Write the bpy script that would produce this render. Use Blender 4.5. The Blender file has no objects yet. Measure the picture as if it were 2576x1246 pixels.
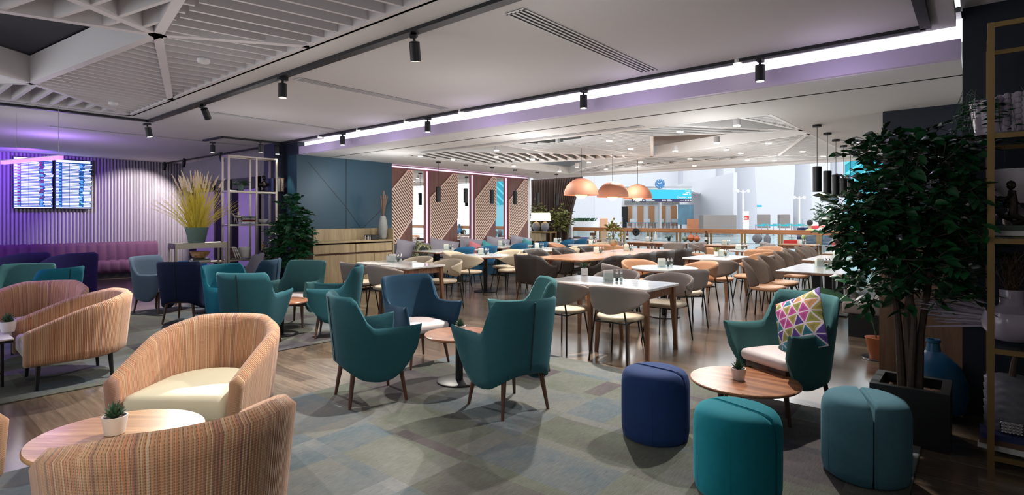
import bpy, bmesh, math, random
from mathutils import Vector, Matrix, noise
R = random.Random(7)
PI = math.pi
C = bpy.context.scene.collection
rad = math.radians
# ---- survey of the place: camera at the origin, eye height 1.5; pixel -> point on a plane
F = 1381.; HY = 548.; EYE = 1.5; TH = math.atan(1172/F)
FW = (-math.sin(TH), math.cos(TH)); RT = (math.cos(TH), math.sin(TH))
def ray(px, py):
    a = (px-1288)/F
    return (FW[0]+a*RT[0], FW[1]+a*RT[1], -(py-HY)/F)
def az(px, py, z=0.):
    r = ray(px, py); t = (z-EYE)/r[2]; return (r[0]*t, r[1]*t, z)
def ax(px, py, x):
    r = ray(px, py); t = x/r[0]; return (x, r[1]*t, EYE+r[2]*t)
def ay(px, py, y):
    r = ray(px, py); t = y/r[1]; return (r[0]*t, y, EYE+r[2]*t)
def ad(px, py, d):
    r = ray(px, py); return (r[0]*d, r[1]*d, EYE+r[2]*d)

# ---- mesh builder
class MB:
    def __init__(s): s.v = []; s.f = []; s.uv = []; s.has = False
    def add(s, vs, fs, M=None, uv=None):
        n = len(s.v)
        if M is not None: vs = [M @ Vector(p) for p in vs]
        s.v += [tuple(p) for p in vs]; s.f += [tuple(i+n for i in f) for f in fs]
        if uv: s.has = True
        s.uv += uv if uv else [(0, 0)]*len(vs)
        return s
    def box(s, c, d, rz=0, M=None):
        x, y, z = d[0]/2, d[1]/2, d[2]/2
        vs = [(i*x, j*y, k*z) for i in (-1, 1) for j in (-1, 1) for k in (-1, 1)]
        fs = [(0, 1, 3, 2), (4, 6, 7, 5), (0, 4, 5, 1), (2, 3, 7, 6), (0, 2, 6, 4), (1, 5, 7, 3)]
        T = Matrix.Translation(c) @ (M if M is not None else Matrix.Rotation(rz, 4, 'Z'))
        return s.add(vs, fs, T)
    def rbox(s, c, d, b=.02, seg=3, rz=0, M=None):
        bm = bmesh.new(); bmesh.ops.create_cube(bm, size=1)
        for v in bm.verts: v.co = Vector((v.co.x*d[0], v.co.y*d[1], v.co.z*d[2]))
        bmesh.ops.bevel(bm, geom=bm.edges[:], offset=min(b, min(d)*.49), segments=seg, affect='EDGES', profile=.5)
        bm.verts.index_update()
        T = Matrix.Translation(c) @ (M if M is not None else Matrix.Rotation(rz, 4, 'Z'))
        s.add([v.co.copy() for v in bm.verts], [tuple(v.index for v in f.verts) for f in bm.faces], T); bm.free()
        return s
    def prism(s, poly, z0, z1, M=None):
        n = len(poly)
        a = sum(poly[i][0]*poly[(i+1) % n][1]-poly[(i+1) % n][0]*poly[i][1] for i in range(n))
        if a < 0: poly = poly[::-1]
        vs = [(p[0], p[1], z0) for p in poly]+[(p[0], p[1], z1) for p in poly]
        fs = [tuple(range(n-1, -1, -1)), tuple(range(n, 2*n))]+[(i, (i+1) % n, n+(i+1) % n, n+i) for i in range(n)]
        return s.add(vs, fs, M)
    def loft(s, loops, cap=True, closed=True, uvs=None):
        n = len(loops[0]); vs = [p for l in loops for p in l]; fs = []
        for i in range(len(loops)-1):
            for j in range(n if closed else n-1):
                k = (j+1) % n
                fs.append((i*n+j, i*n+k, (i+1)*n+k, (i+1)*n+j))
        if cap and closed:
            fs.append(tuple(range(n-1, -1, -1))); m = (len(loops)-1)*n; fs.append(tuple(range(m, m+n)))
        return s.add(vs, fs, None, [q for l in uvs for q in l] if uvs else None)
    def lathe(s, prof, c=(0, 0, 0), n=20, M=None, sx=1, sy=1):
        loops = [[(r*math.cos(2*PI*j/n)*sx, r*math.sin(2*PI*j/n)*sy, z) for j in range(n)] for r, z in prof]
        T = Matrix.Translation(c) @ (M if M is not None else Matrix.Identity(4))
        return s.loft([[tuple(T @ Vector(p)) for p in l] for l in loops], cap=True)
    def cyl(s, c, r, h, n=16, r2=None, M=None):
        return s.lathe([(r, 0), (r if r2 is None else r2, h)], c, n, M)
    def tube(s, pts, r, n=8, r2=None):
        pts = [Vector(p) for p in pts]; loops = []; m = len(pts)
        up = Vector((0, 0, 1)); d0 = (pts[1]-pts[0]).normalized()
        if abs(d0.z) > .9: up = Vector((0, 1, 0))
        a = d0.cross(up).normalized()
        for i, p in enumerate(pts):
            d = (pts[min(i+1, m-1)]-pts[max(i-1, 0)]).normalized()
            a = (a-d*a.dot(d)).normalized(); b = d.cross(a)
            q = r if r2 is None else r+(r2-r)*i/(m-1)
            loops.append([tuple(p+(a*math.cos(2*PI*j/n)+b*math.sin(2*PI*j/n))*q) for j in range(n)])
        return s.loft(loops)
    def ball(s, c, r, n=12, sx=1, sy=1, sz=1, M=None):
        k = max(4, n//2); pr = [(math.sin(PI*i/k)*r+1e-4, -math.cos(PI*i/k)*r*sz) for i in range(k+1)]
        return s.lathe(pr, c, n, M, sx, sy)
    def build(s, name, mat, parent=None, ang=35, smooth=True):
        me = bpy.data.meshes.new(name); me.from_pydata(s.v, [], s.f); me.update()
        if mat:
            me.materials.append(mat)
        if smooth:
            me.polygons.foreach_set('use_smooth', [True]*len(me.polygons))
            me.set_sharp_from_angle(angle=rad(ang))
        if s.has:
            at = me.attributes.new('suv', 'FLOAT2', 'POINT')
            at.data.foreach_set('vector', [q for p in s.uv for q in p])
        o = bpy.data.objects.new(name, me); C.objects.link(o)
        if parent: o.parent = parent
        return o
def fixn(o):
    bm = bmesh.new(); bm.from_mesh(o.data); bmesh.ops.recalc_face_normals(bm, faces=bm.faces); bm.to_mesh(o.data); bm.free(); return o
def thing(name, label, cat, loc=(0, 0, 0), rz=0., group=None):
    o = bpy.data.objects.new(name, None); C.objects.link(o); o.empty_display_size = .1
    o.location = loc if len(loc) == 3 else (loc[0], loc[1], 0); o.rotation_euler = (0, 0, rz)
    return tag(o, label, cat, group)
def tag(o, label, cat, group=None, kind=None):
    o['label'] = label; o['category'] = cat
    if group: o['group'] = group
    if kind: o['kind'] = kind
    return o
def solo(name, mb, mat, label, cat, loc=(0, 0, 0), rz=0., group=None, ang=35):
    o = mb.build(name, mat, None, ang); o.location = loc if len(loc) == 3 else (*loc, 0); o.rotation_euler = (0, 0, rz)
    return tag(o, label, cat, group)
def struct(name, mb, mat, parent=None, smooth=False):
    o = mb.build(name, mat, parent, smooth=smooth)
    if not parent: o['kind'] = 'structure'
    return o
def dup(root, loc, rz=0., label=None, group=None, swap=None, sc=None):
    def cp(o, par):
        c = o.copy(); C.objects.link(c)
        if par: c.parent = par
        if swap and c.type == 'MESH' and len(c.material_slots):
            m = c.data.materials[0]
            if m and m.name in swap:
                c.material_slots[0].link = 'OBJECT'; c.material_slots[0].material = swap[m.name]
        for ch in o.children: cp(ch, c)
        return c
    r = cp(root, None)
    r.location = loc if len(loc) == 3 else (loc[0], loc[1], 0); r.rotation_euler = (0, 0, rz)
    if sc: r.scale = sc if hasattr(sc, '__len__') else (sc, sc, sc)
    if label: r['label'] = label
    if group: r['group'] = group
    return r
class Kind:
    """first call hands out the built thing itself, later calls hand out copies"""
    def __init__(s, maker): s.maker = maker; s.first = None
    def __call__(s, loc, rz, label, group=None, swap=None, sc=None):
        if s.first is None:
            s.first = s.maker(); s.used = False
        if not s.used and not swap:
            s.used = True; r = s.first
            r.location = loc if len(loc) == 3 else (loc[0], loc[1], 0); r.rotation_euler = (0, 0, rz); r['label'] = label
            if group: r['group'] = group
            elif 'group' in r: del r['group']
            if sc: r.scale = sc if hasattr(sc, '__len__') else (sc, sc, sc)
            return r
        r = dup(s.first, loc, rz, label, group, swap, sc)
        return r
    def done(s):
        if s.first is not None and not s.used:
            for ch in list(s.first.children_recursive): bpy.data.objects.remove(ch)
            bpy.data.objects.remove(s.first)

# ---- materials
MT = {}
def lin(c): return tuple(((x/255)/12.92 if x/255 <= .04045 else ((x/255+.055)/1.055)**2.4) for x in c)
def mat(name, col, rough=.6, metal=0., emit=None, es=1., var=0., vs=8., bump=0., bs=200., alpha=1., spec=None, coat=0., trans=0., sheen=0.):
    m = bpy.data.materials.new(name); m.use_nodes = True; MT[name] = m
    nt = m.node_tree; b = nt.nodes['Principled BSDF']
    col = (*lin(col), 1)
    b.inputs['Base Color'].default_value = col; b.inputs['Roughness'].default_value = rough; b.inputs['Metallic'].default_value = metal
    if spec is not None: b.inputs['Specular IOR Level'].default_value = spec
    if coat: b.inputs['Coat Weight'].default_value = coat; b.inputs['Coat Roughness'].default_value = .15
    if trans: b.inputs['Transmission Weight'].default_value = trans
    if sheen: b.inputs['Sheen Weight'].default_value = sheen; b.inputs['Sheen Roughness'].default_value = .4; b.inputs['Sheen Tint'].default_value = tuple(min(1, x*2+.1) for x in col[:3])+(1,)
    if emit is not None:
        b.inputs['Emission Color'].default_value = (*lin(emit), 1); b.inputs['Emission Strength'].default_value = es
    tc = None
    if var or bump:
        tc = nt.nodes.new('ShaderNodeTexCoord')
    if var:
        n = nt.nodes.new('ShaderNodeTexNoise'); n.inputs['Scale'].default_value = vs; n.inputs['Detail'].default_value = 4
        nt.links.new(tc.outputs['Object'], n.inputs['Vector'])
        h = nt.nodes.new('ShaderNodeHueSaturation'); h.inputs['Color'].default_value = col
        mr = nt.nodes.new('ShaderNodeMapRange'); mr.inputs['To Min'].default_value = 1-var; mr.inputs['To Max'].default_value = 1+var
        nt.links.new(n.outputs['Fac'], mr.inputs['Value']); nt.links.new(mr.outputs['Result'], h.inputs['Value'])
        nt.links.new(h.outputs['Color'], b.inputs['Base Color'])
    if bump:
        n = nt.nodes.new('ShaderNodeTexNoise'); n.inputs['Scale'].default_value = bs
        nt.links.new(tc.outputs['Object'], n.inputs['Vector'])
        bp = nt.nodes.new('ShaderNodeBump'); bp.inputs['Strength'].default_value = bump; bp.inputs['Distance'].default_value = .002
        nt.links.new(n.outputs['Fac'], bp.inputs['Height']); nt.links.new(bp.outputs['Normal'], b.inputs['Normal'])
    return m
class N:
    """small node-graph helper"""
    def __init__(s, name):
        s.m = bpy.data.materials.new(name); s.m.use_nodes = True; MT[name] = s.m; s.nt = s.m.node_tree; s.b = s.nt.nodes['Principled BSDF']
    def n(s, t, **kw):
        x = s.nt.nodes.new('ShaderNode'+t)
        for k, v in kw.items(): setattr(x, k, v)
        return x
    def l(s, a, b): s.nt.links.new(a, b)
    def math(s, op, a, b=None, c=None):
        x = s.n('Math', operation=op)
        for i, q in enumerate((a, b, c)):
            if q is None: continue
            if isinstance(q, (int, float)): x.inputs[i].default_value = q
            else: s.l(q, x.inputs[i])
        return x.outputs[0]
    def ramp(s, fac, stops, interp='LINEAR'):
        x = s.n('ValToRGB'); r = x.color_ramp; r.interpolation = interp
        while len(r.elements) > 1: r.elements.remove(r.elements[-1])
        for i, (p, c) in enumerate(stops):
            e = r.elements[0] if i == 0 else r.elements.new(p)
            e.position = p; e.color = (*lin(c), 1)
        s.l(fac, x.inputs['Fac']); return x.outputs['Color']
    def mix(s, f, a, b, mode='MIX'):
        x = s.n('Mix', data_type='RGBA', blend_type=mode)
        for k, q in ((0, f), (6, a), (7, b)):
            if isinstance(q, (int, float)): x.inputs[k].default_value = q
            elif isinstance(q, tuple): x.inputs[k].default_value = (*lin(q), 1)
            else: s.l(q, x.inputs[k])
        return x.outputs[2]
    def noise(s, vec, scale, detail=3, rough=.5, dim='3D'):
        x = s.n('TexNoise', noise_dimensions=dim); x.inputs['Scale'].default_value = scale; x.inputs['Detail'].default_value = detail; x.inputs['Roughness'].default_value = rough
        s.l(vec, x.inputs['W' if dim == '1D' else 'Vector']); return x.outputs['Fac']
    def coord(s, which='Object', sc=(1, 1, 1), rz=0.):
        t = s.n('TexCoord'); mp = s.n('Mapping'); s.l(t.outputs[which], mp.inputs['Vector'])
        mp.inputs['Scale'].default_value = sc; mp.inputs['Rotation'].default_value = (0, 0, rz); return mp.outputs['Vector']
    def bump(s, h, st=.3, d=.01):
        x = s.n('Bump'); x.inputs['Strength'].default_value = st; x.inputs['Distance'].default_value = d
        s.l(h, x.inputs['Height']); s.l(x.outputs['Normal'], s.b.inputs['Normal'])
    def set(s, **kw):
        for k, v in kw.items():
            i = s.b.inputs[k.replace('_', ' ')]
            if isinstance(v, (int, float)): i.default_value = v
            elif isinstance(v, tuple): i.default_value = (*lin(v), 1)
            else: s.l(v, i)
        return s.m
def wood(name, cols, rough=.35, sc=1., axis='x', coat=0., rings=True):
    g = N(name); st = {'x': (.6, 9, 9), 'y': (9, .6, 9), 'z': (9, 9, .6)}[axis]
    v = g.coord('Object', tuple(q*sc for q in st)); nz = g.noise(v, 1.6, 8, .62)
    v2 = g.coord('Object', tuple(q*sc*5 for q in st)); n2 = g.noise(v2, 2.4, 3)
    f = g.math('ADD', g.math('MULTIPLY', nz, .8), g.math('MULTIPLY', n2, .25))
    c = g.ramp(f, [(.3, cols[0]), (.5, cols[1]), (.62, cols[2]), (.75, cols[1])])
    g.bump(n2, .15, .002)
    return g.set(Base_Color=c, Roughness=rough, Coat_Weight=coat, Coat_Roughness=.2)
def planks(name, cols, rough, pl=1.4, pw=.16, spec=.5):
    g = N(name); v = g.coord('Object'); br = g.n('TexBrick'); g.l(v, br.inputs['Vector'])
    br.inputs['Scale'].default_value = 1; br.inputs['Brick Width'].default_value = pl; br.inputs['Row Height'].default_value = pw
    br.inputs['Mortar Size'].default_value = .0012; br.inputs['Mortar Smooth'].default_value = .2; br.offset = .37; br.offset_frequency = 2
    br.inputs['Color1'].default_value = (0, 0, 0, 1); br.inputs['Color2'].default_value = (1, 1, 1, 1); br.inputs['Mortar'].default_value = (.5, .5, .5, 1)
    gr = g.noise(g.coord('Object', (1.2, 16, 1)), 2.2, 7, .6)
    t = g.math('ADD', g.math('MULTIPLY', br.outputs['Color'], .35), g.math('MULTIPLY', gr, .75))
    c = g.ramp(t, [(.2, cols[0]), (.5, cols[1]), (.85, cols[2])])
    c = g.mix(g.math('MULTIPLY', br.outputs['Fac'], .6), c, tuple(int(q*.35) for q in cols[0]))
    rr = g.math('ADD', g.math('MULTIPLY', gr, .16), rough-.06)
    h = g.math('SUBTRACT', g.math('MULTIPLY', gr, .3), br.outputs['Fac'])
    g.bump(h, .08, .002)
    return g.set(Base_Color=c, Roughness=rr, Specular_IOR_Level=spec, Coat_Weight=.5, Coat_Roughness=.14)
def glassy(name, col=(255, 255, 255), gl=.1, rough=.02):
    m = bpy.data.materials.new(name); m.use_nodes = True; MT[name] = m; nt = m.node_tree; nt.nodes.remove(nt.nodes['Principled BSDF'])
    o = nt.nodes['Material Output']; t = nt.nodes.new('ShaderNodeBsdfTransparent'); t.inputs['Color'].default_value = (*lin(col), 1)
    g = nt.nodes.new('ShaderNodeBsdfGlossy'); g.inputs['Roughness'].default_value = rough
    mx = nt.nodes.new('ShaderNodeMixShader'); mx.inputs[0].default_value = gl
    nt.links.new(t.outputs[0], mx.inputs[1]); nt.links.new(g.outputs[0], mx.inputs[2]); nt.links.new(mx.outputs[0], o.inputs['Surface'])
    return m
# ======== materials
def fabric(name, col, sheen=.25, rough=.85, wv=.12, bs=500):
    return mat(name, col, rough, var=wv, vs=30, bump=.35, bs=bs, sheen=sheen, spec=.2)
M_ceil = mat('plaster', (214, 212, 212), .8, var=.02, vs=.6)
M_ceil2 = mat('plaster_low', (218, 219, 219), .75)
M_slat = mat('slat_white', (214, 210, 212), .6)
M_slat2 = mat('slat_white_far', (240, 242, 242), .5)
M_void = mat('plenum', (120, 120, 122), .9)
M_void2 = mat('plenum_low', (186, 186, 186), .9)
M_slatshade = mat('slat_side_shade', (104, 106, 106), .7)
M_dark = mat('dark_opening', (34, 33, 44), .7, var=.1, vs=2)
M_black = mat('black_metal', (20, 21, 24), .42, .3)
M_blackpaint = mat('black_track', (10, 11, 18), .5)
M_fascia = mat('fascia_led_tint', (212, 198, 230), .6)  # purple LED light on the fascia is put into its colour
M_coveglow = mat('cove_light', (255, 255, 255), .5, emit=(250, 246, 255), es=1.15)
M_pinkled = mat('pink_led', (255, 200, 255), .5, emit=(242, 206, 240), es=1.25)
M_violetled = mat('violet_led', (200, 170, 255), .5, emit=(150, 84, 255), es=2.6)
M_floor = planks('floor_planks', [(60, 48, 40), (94, 80, 67), (128, 112, 94)], .22)
M_hallfloor = mat('hall_stone', (205, 207, 212), .16, var=.02, vs=.3)
M_white = mat('white_paint', (222, 222, 224), .6)
M_hallw = mat('hall_white', (196, 198, 203), .6)
M_navy = mat('navy_panel', (20, 60, 78), .5, var=.06, vs=1.5)
M_navydark = mat('navy_dark', (13, 26, 40), .55)
M_pillar = mat('navy_pillar', (20, 30, 48), .5)
M_rib = mat('ribbed_panel', (146, 138, 150), .55)
M_grey = mat('grey_metal', (150, 150, 152), .35, .7)
M_chrome = mat('chrome', (220, 220, 224), .12, 1.)
M_gold = mat('brushed_gold', (150, 124, 82), .35, .85)
M_silver = mat('champagne_metal', (158, 150, 136), .33, .75)
M_mirror = mat('mirror', (232, 236, 238), .015, 1.)
M_oak = wood('oak_cabinet', [(128, 108, 78), (150, 130, 98), (166, 146, 112)], .5, .8, 'z')
M_oakdark = wood('oak_partition', [(96, 72, 54), (116, 88, 66), (130, 100, 76)], .5, .8, 'z')
M_walnut = wood('walnut_top', [(98, 58, 40), (142, 92, 64), (174, 122, 86)], .28, 1.2, 'x', .2)
M_walnut2 = wood('walnut_light', [(122, 84, 52), (172, 128, 84), (206, 164, 116)], .3, 1.3, 'x', .25)
M_leg = wood('walnut_leg', [(48, 30, 22), (72, 46, 33), (92, 60, 44)], .4, 1.5, 'z')
M_tleg = wood('table_leg_wood', [(92, 60, 42), (124, 84, 60), (146, 104, 76)], .4, 1.5, 'z')
M_longwood = wood('long_table_wood', [(140, 90, 58), (176, 122, 84), (196, 142, 102)], .25, .9, 'y', .3)
M_rail = wood('rail_wood', [(122, 76, 44), (158, 102, 62), (178, 120, 78)], .4, 1., 'x')
M_redwood = wood('red_wood_panel', [(88, 54, 48), (112, 72, 64), (128, 84, 74)], .5, .8, 'z')
M_slatwood = mat('slat_wood', (240, 212, 196), .55)
M_slatgap = mat('slat_gap', (80, 48, 40), .7)
def marble():
    g = N('white_marble'); v = g.coord('Object'); n1 = g.noise(v, 1.5, 6, .6); n2 = g.noise(g.coord('Object', (2, 4, 1)), 1.2, 8, .65)
    vein = g.math('ABSOLUTE', g.math('SUBTRACT', n2, .5))
    c = g.ramp(vein, [(0., (196, 196, 198)), (.02, (222, 222, 222)), (.08, (236, 235, 232))])
    c = g.mix(g.math('MULTIPLY', n1, .3), c, (214, 210, 204))
    return g.set(Base_Color=c, Roughness=.12, Specular_IOR_Level=.6)
M_marble = marble()
M_teal = fabric('teal_velvet', (34, 80, 90), .3)
M_tealg = fabric('green_teal_velvet', (62, 106, 108), .3)
M_cyan = fabric('cyan_velvet', (18, 100, 118), .3)
M_navyf = fabric('navy_velvet', (24, 34, 66), .4)
M_bluef = fabric('blue_velvet', (32, 62, 84), .3)
M_greyf = fabric('grey_velvet', (98, 96, 108), .5)
M_slatef = fabric('slate_velvet', (72, 88, 106), .5)
M_violetf = fabric('violet_velvet', (46, 40, 92), .4)
M_plum = fabric('plum_velvet', (86, 56, 80), .2)
M_chair_seat = mat('pale_leather', (208, 196, 196), .5, var=.03, bump=.1)
M_cream = mat('cream_leather', (222, 216, 190), .45, var=.03, bump=.1)
M_taupe = mat('taupe_leather', (146, 134, 128), .5, var=.04, bump=.1)
M_beige = mat('beige_leather', (196, 182, 158), .5, var=.04, bump=.1)
M_charc = mat('charcoal_leather', (50, 44, 42), .42, var=.05, bump=.1)
M_peach = mat('peach_leather', (198, 150, 116), .5, var=.04, bump=.1)
M_browngrey = fabric('brown_grey_weave', (112, 100, 92), .1, .8, .2)
M_denim = fabric('denim_velvet', (34, 88, 124), .5)
M_banq = mat('banquette_mauve', (142, 138, 150), .6, var=.04, bump=.15)
M_banqblue = mat('banquette_base_blue', (18, 74, 104), .5)
M_pblue = fabric('pouf_navy', (28, 52, 98), .35)
M_pteal = fabric('pouf_teal', (16, 124, 140), .4, bs=900)
M_pgrey = fabric('pouf_grey_teal', (78, 120, 134), .35, bs=900)
M_pviolet = fabric('pouf_violet', (92, 88, 160), .3)
M_leaf = mat('leaf_green', (34, 74, 36), .38, var=.5, vs=6, spec=.6)
M_leafd = mat('leaf_dark', (28, 78, 44), .25, var=.5, vs=6, spec=.7)
M_leafy = mat('leaf_yellow_green', (96, 98, 40), .5, var=.5, vs=5)
M_succ = mat('succulent_green', (48, 84, 60), .5, var=.3, vs=40)
M_bark = mat('bark', (70, 56, 48), .85, var=.4, vs=30, bump=.8, bs=60)
M_soil = mat('soil', (70, 50, 38), .95, var=.5, vs=80, bump=1, bs=150)
M_straw = mat('straw', (230, 212, 84), .7, var=.35, vs=20)
M_plume = mat('plume', (236, 216, 188), .9, var=.15, vs=20)
M_stonepot = mat('stone_pot', (92, 116, 106), .7, var=.2, vs=12, bump=.3, bs=60)
M_whitepot = mat('white_pot', (214, 210, 208), .4, var=.05, vs=12)
M_ceramic = mat('lilac_ceramic', (176, 164, 180), .15, var=.03)
M_greyceram = mat('grey_ceramic', (112, 112, 120), .5, var=.3, vs=6)
M_terra = mat('terracotta', (168, 98, 62), .6, var=.12)
M_bluevase = mat('blue_glass_vase', (34, 98, 138), .35, var=.35, vs=5)
M_blackmat = mat('black_matte', (10, 12, 14), .5)
M_glass = glassy('clear_glass', (236, 245, 245), .09)
M_bottle = mat('green_glass', (22, 70, 42), .08, trans=.3)
M_redglass = mat('dark_red_glass', (96, 24, 26), .12)
M_paper = mat('paper', (226, 222, 214), .8)
M_red = mat('red_paint', (196, 40, 40), .5)
M_bluebook = mat('book_blue', (36, 48, 96), .6)
M_brownbook = mat('book_brown', (96, 70, 54), .6)
M_greenbook = mat('book_green', (60, 78, 66), .6)
M_greybook = mat('book_grey', (140, 140, 136), .6)
M_whitebook = mat('book_white', (200, 200, 196), .6)
M_bronze = mat('bronze', (60, 54, 50), .25, .8)
M_shade = mat('lamp_shade', (250, 240, 210), .7, emit=(255, 226, 170), es=.9)
M_dome = mat('copper_dome', (184, 124, 98), .6)
M_bulb = mat('bulb', (255, 250, 240), .5, emit=(255, 244, 225), es=6.)
M_tealglow = mat('teal_panel', (20, 150, 170), .5)
M_curtain = mat('brown_curtain', (64, 46, 40), .8, var=.15)
M_skin = mat('skin', (190, 146, 120), .6)
M_hair = mat('hair', (30, 24, 24), .6)
M_shirt = mat('yellow_green_shirt', (190, 196, 120), .8)
M_shirt2 = mat('pale_shirt', (212, 214, 218), .8)
def carpet():
    g = N('patchwork_carpet')
    def cell(sx, sy, off, seed):
        t = g.n('TexCoord'); mp = g.n('Mapping'); g.l(t.outputs['Object'], mp.inputs['Vector']); mp.inputs['Scale'].default_value = (1/sx, 1/sy, 1); mp.inputs['Location'].default_value = (off, off*.7, 0)
        fl = g.n('VectorMath', operation='FLOOR'); g.l(mp.outputs['Vector'], fl.inputs[0])
        wn = g.n('TexWhiteNoise', noise_dimensions='4D'); g.l(fl.outputs[0], wn.inputs['Vector']); wn.inputs['W'].default_value = seed; return wn.outputs['Value']
    a = cell(.5, .5, .13, 3.); b = cell(1., .5, .4, 9.)
    ft = g.noise(g.coord('Object', (2.2, 2.2, 1)), 1.1, 4, .7)
    f = g.math('ADD', g.math('ADD', g.math('MULTIPLY', a, .4), g.math('MULTIPLY', b, .32)), g.math('MULTIPLY', ft, .35))
    c = g.ramp(f, [(.2, (84, 84, 92)), (.38, (112, 106, 108)), (.5, (122, 128, 116)), (.62, (138, 139, 136)), (.74, (112, 125, 132)), (.9, (154, 154, 154))])
    st = g.noise(g.coord('Object', (90, 6, 1)), 2., 3, .7); st2 = g.noise(g.coord('Object', (300, 300, 1)), 1., 2)
    c = g.mix(.55, c, g.ramp(st, [(.3, (90, 90, 92)), (.7, (170, 170, 168))]), 'OVERLAY')
    c = g.mix(.4, c, g.ramp(st2, [(.3, (90, 90, 90)), (.7, (165, 165, 165))]), 'OVERLAY')
    g.bump(st2, .5, .004)
    return g.set(Base_Color=c, Roughness=.95, Specular_IOR_Level=.1)
M_carpet = carpet()
def stripe():
    g = N('orange_stripe_weave'); at = g.n('Attribute', attribute_name='suv'); sp = g.n('SeparateXYZ'); g.l(at.outputs['Vector'], sp.inputs[0])
    u, v = sp.outputs[0], sp.outputs[1]
    n1 = g.noise(u, 34, 3, .85, '1D'); th = g.math('FRACT', g.math('MULTIPLY', u, 85.))
    c1 = g.ramp(n1, [(.3, (156, 122, 106)), (.4, (200, 134, 98)), (.45, (198, 164, 128)), (.5, (172, 136, 108)), (.55, (204, 140, 102)), (.6, (204, 180, 150)), (.66, (182, 130, 108)), (.72, (196, 160, 130))], 'CONSTANT')
    dots = g.math('GREATER_THAN', g.math('SINE', g.math('MULTIPLY', v, 620.)), .1)
    line = g.math('GREATER_THAN', th, .72)
    dk = g.math('MULTIPLY', line, g.math('ADD', g.math('MULTIPLY', dots, .45), .3))
    c = g.mix(dk, c1, (98, 72, 62))
    h = g.math('ADD', g.math('SINE', g.math('MULTIPLY', u, 534.)), g.math('MULTIPLY', g.math('SINE', g.math('MULTIPLY', v, 620.)), .4))
    g.bump(h, .35, .002)
    return g.set(Base_Color=c, Roughness=.9, Specular_IOR_Level=.15, Sheen_Weight=.2)
M_stripe = stripe()
def triangles():
    g = N('triangle_print'); at = g.n('Attribute', attribute_name='suv'); sp = g.n('SeparateXYZ'); g.l(at.outputs['Vector'], sp.inputs[0])
    x, y = sp.outputs[0], sp.outputs[1]; k = 4.2
    yy = g.math('MULTIPLY', y, k*1.155); xx = g.math('MULTIPLY', x, k)
    a = yy; b = g.math('ADD', xx, g.math('MULTIPLY', yy, .5)); c = g.math('SUBTRACT', xx, g.math('MULTIPLY', yy, .5))
    fl = [g.math('FLOOR', q) for q in (a, b, c)]; fr = [g.math('FRACT', q) for q in (a, b, c)]
    cm = g.n('CombineXYZ')
    for i, q in enumerate(fl): g.l(q, cm.inputs[i])
    wn = g.n('TexWhiteNoise', noise_dimensions='3D'); g.l(cm.outputs[0], wn.inputs['Vector'])
    col = g.ramp(wn.outputs['Value'], [(0, (150, 150, 70)), (.22, (196, 70, 150)), (.4, (80, 50, 140)), (.56, (20, 120, 136)), (.72, (206, 150, 96)), (.86, (176, 160, 80))], 'CONSTANT')
    ed = [g.math('MINIMUM', q, g.math('SUBTRACT', 1., q)) for q in fr]
    e = g.math('MINIMUM', g.math('MINIMUM', ed[0], ed[1]), ed[2])
    inner = g.mix(.35, col, (60, 50, 60))
    col = g.mix(g.math('GREATER_THAN', e, .2), col, inner)
    col = g.mix(g.math('LESS_THAN', e, .055), col, (230, 214, 224))
    return g.set(Base_Color=col, Roughness=.7)
M_tri = triangles()
def hexprint():
    g = N('dotted_cushion'); v = g.n('TexVoronoi', feature='DISTANCE_TO_EDGE'); v.inputs['Scale'].default_value = 32; v.inputs['Randomness'].default_value = 0.15
    g.l(g.coord('Object'), v.inputs['Vector'])
    c = g.ramp(v.outputs['Distance'], [(0, (40, 44, 40)), (.16, (44, 48, 44)), (.2, (196, 196, 150)), (.4, (140, 146, 90))])
    return g.set(Base_Color=c, Roughness=.8)
M_hex = hexprint()
# ======== setting
ZC, ZL = 3.0, 2.75
def clip_line(poly, p, d):
    """segment of the line p + t d inside the convex polygon"""
    t0, t1 = -1e9, 1e9; n = len(poly)
    ar = sum(poly[i][0]*poly[(i+1) % n][1]-poly[(i+1) % n][0]*poly[i][1] for i in range(n)); sg = 1 if ar > 0 else -1
    for i in range(n):
        a, b = poly[i], poly[(i+1) % n]; nx, ny = -(b[1]-a[1])*sg, (b[0]-a[0])*sg
        den = nx*d[0]+ny*d[1]; num = nx*(a[0]-p[0])+ny*(a[1]-p[1])
        if abs(den) < 1e-9:
            if num > 0: return None
            continue
        t = num/den
        if den > 0: t0 = max(t0, t)
        else: t1 = min(t1, t)
    return (t0, t1) if t1-t0 > .05 else None
def bar(mb, a, b, w, z0, z1):
    dx, dy = b[0]-a[0], b[1]-a[1]; L = math.hypot(dx, dy); q = (-dy/L*w/2, dx/L*w/2)
    mb.prism([(a[0]+q[0], a[1]+q[1]), (b[0]+q[0], b[1]+q[1]), (b[0]-q[0], b[1]-q[1]), (a[0]-q[0], a[1]-q[1])], z0, z1)
def slats(mb, poly, d, step, w, z0, z1, off=.5):
    L = math.hypot(*d); d = (d[0]/L, d[1]/L); nx, ny = -d[1], d[0]
    pr = [p[0]*nx+p[1]*ny for p in poly]; s = min(pr)+step*off
    while s < max(pr):
        r = clip_line(poly, (nx*s, ny*s), d)
        if r: bar(mb, (nx*s+d[0]*r[0], ny*s+d[1]*r[0]), (nx*s+d[0]*r[1], ny*s+d[1]*r[1]), w, z0, z1)
        s += step
XW = -16.9
struct('floor', MB().box((-6.7, 7., -.05), (22.4, 22.3, .1)), M_floor)
struct('floor_hall', MB().box((-34, 57.4, -.06), (130, 78.5, .1)), M_hallfloor)
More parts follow.
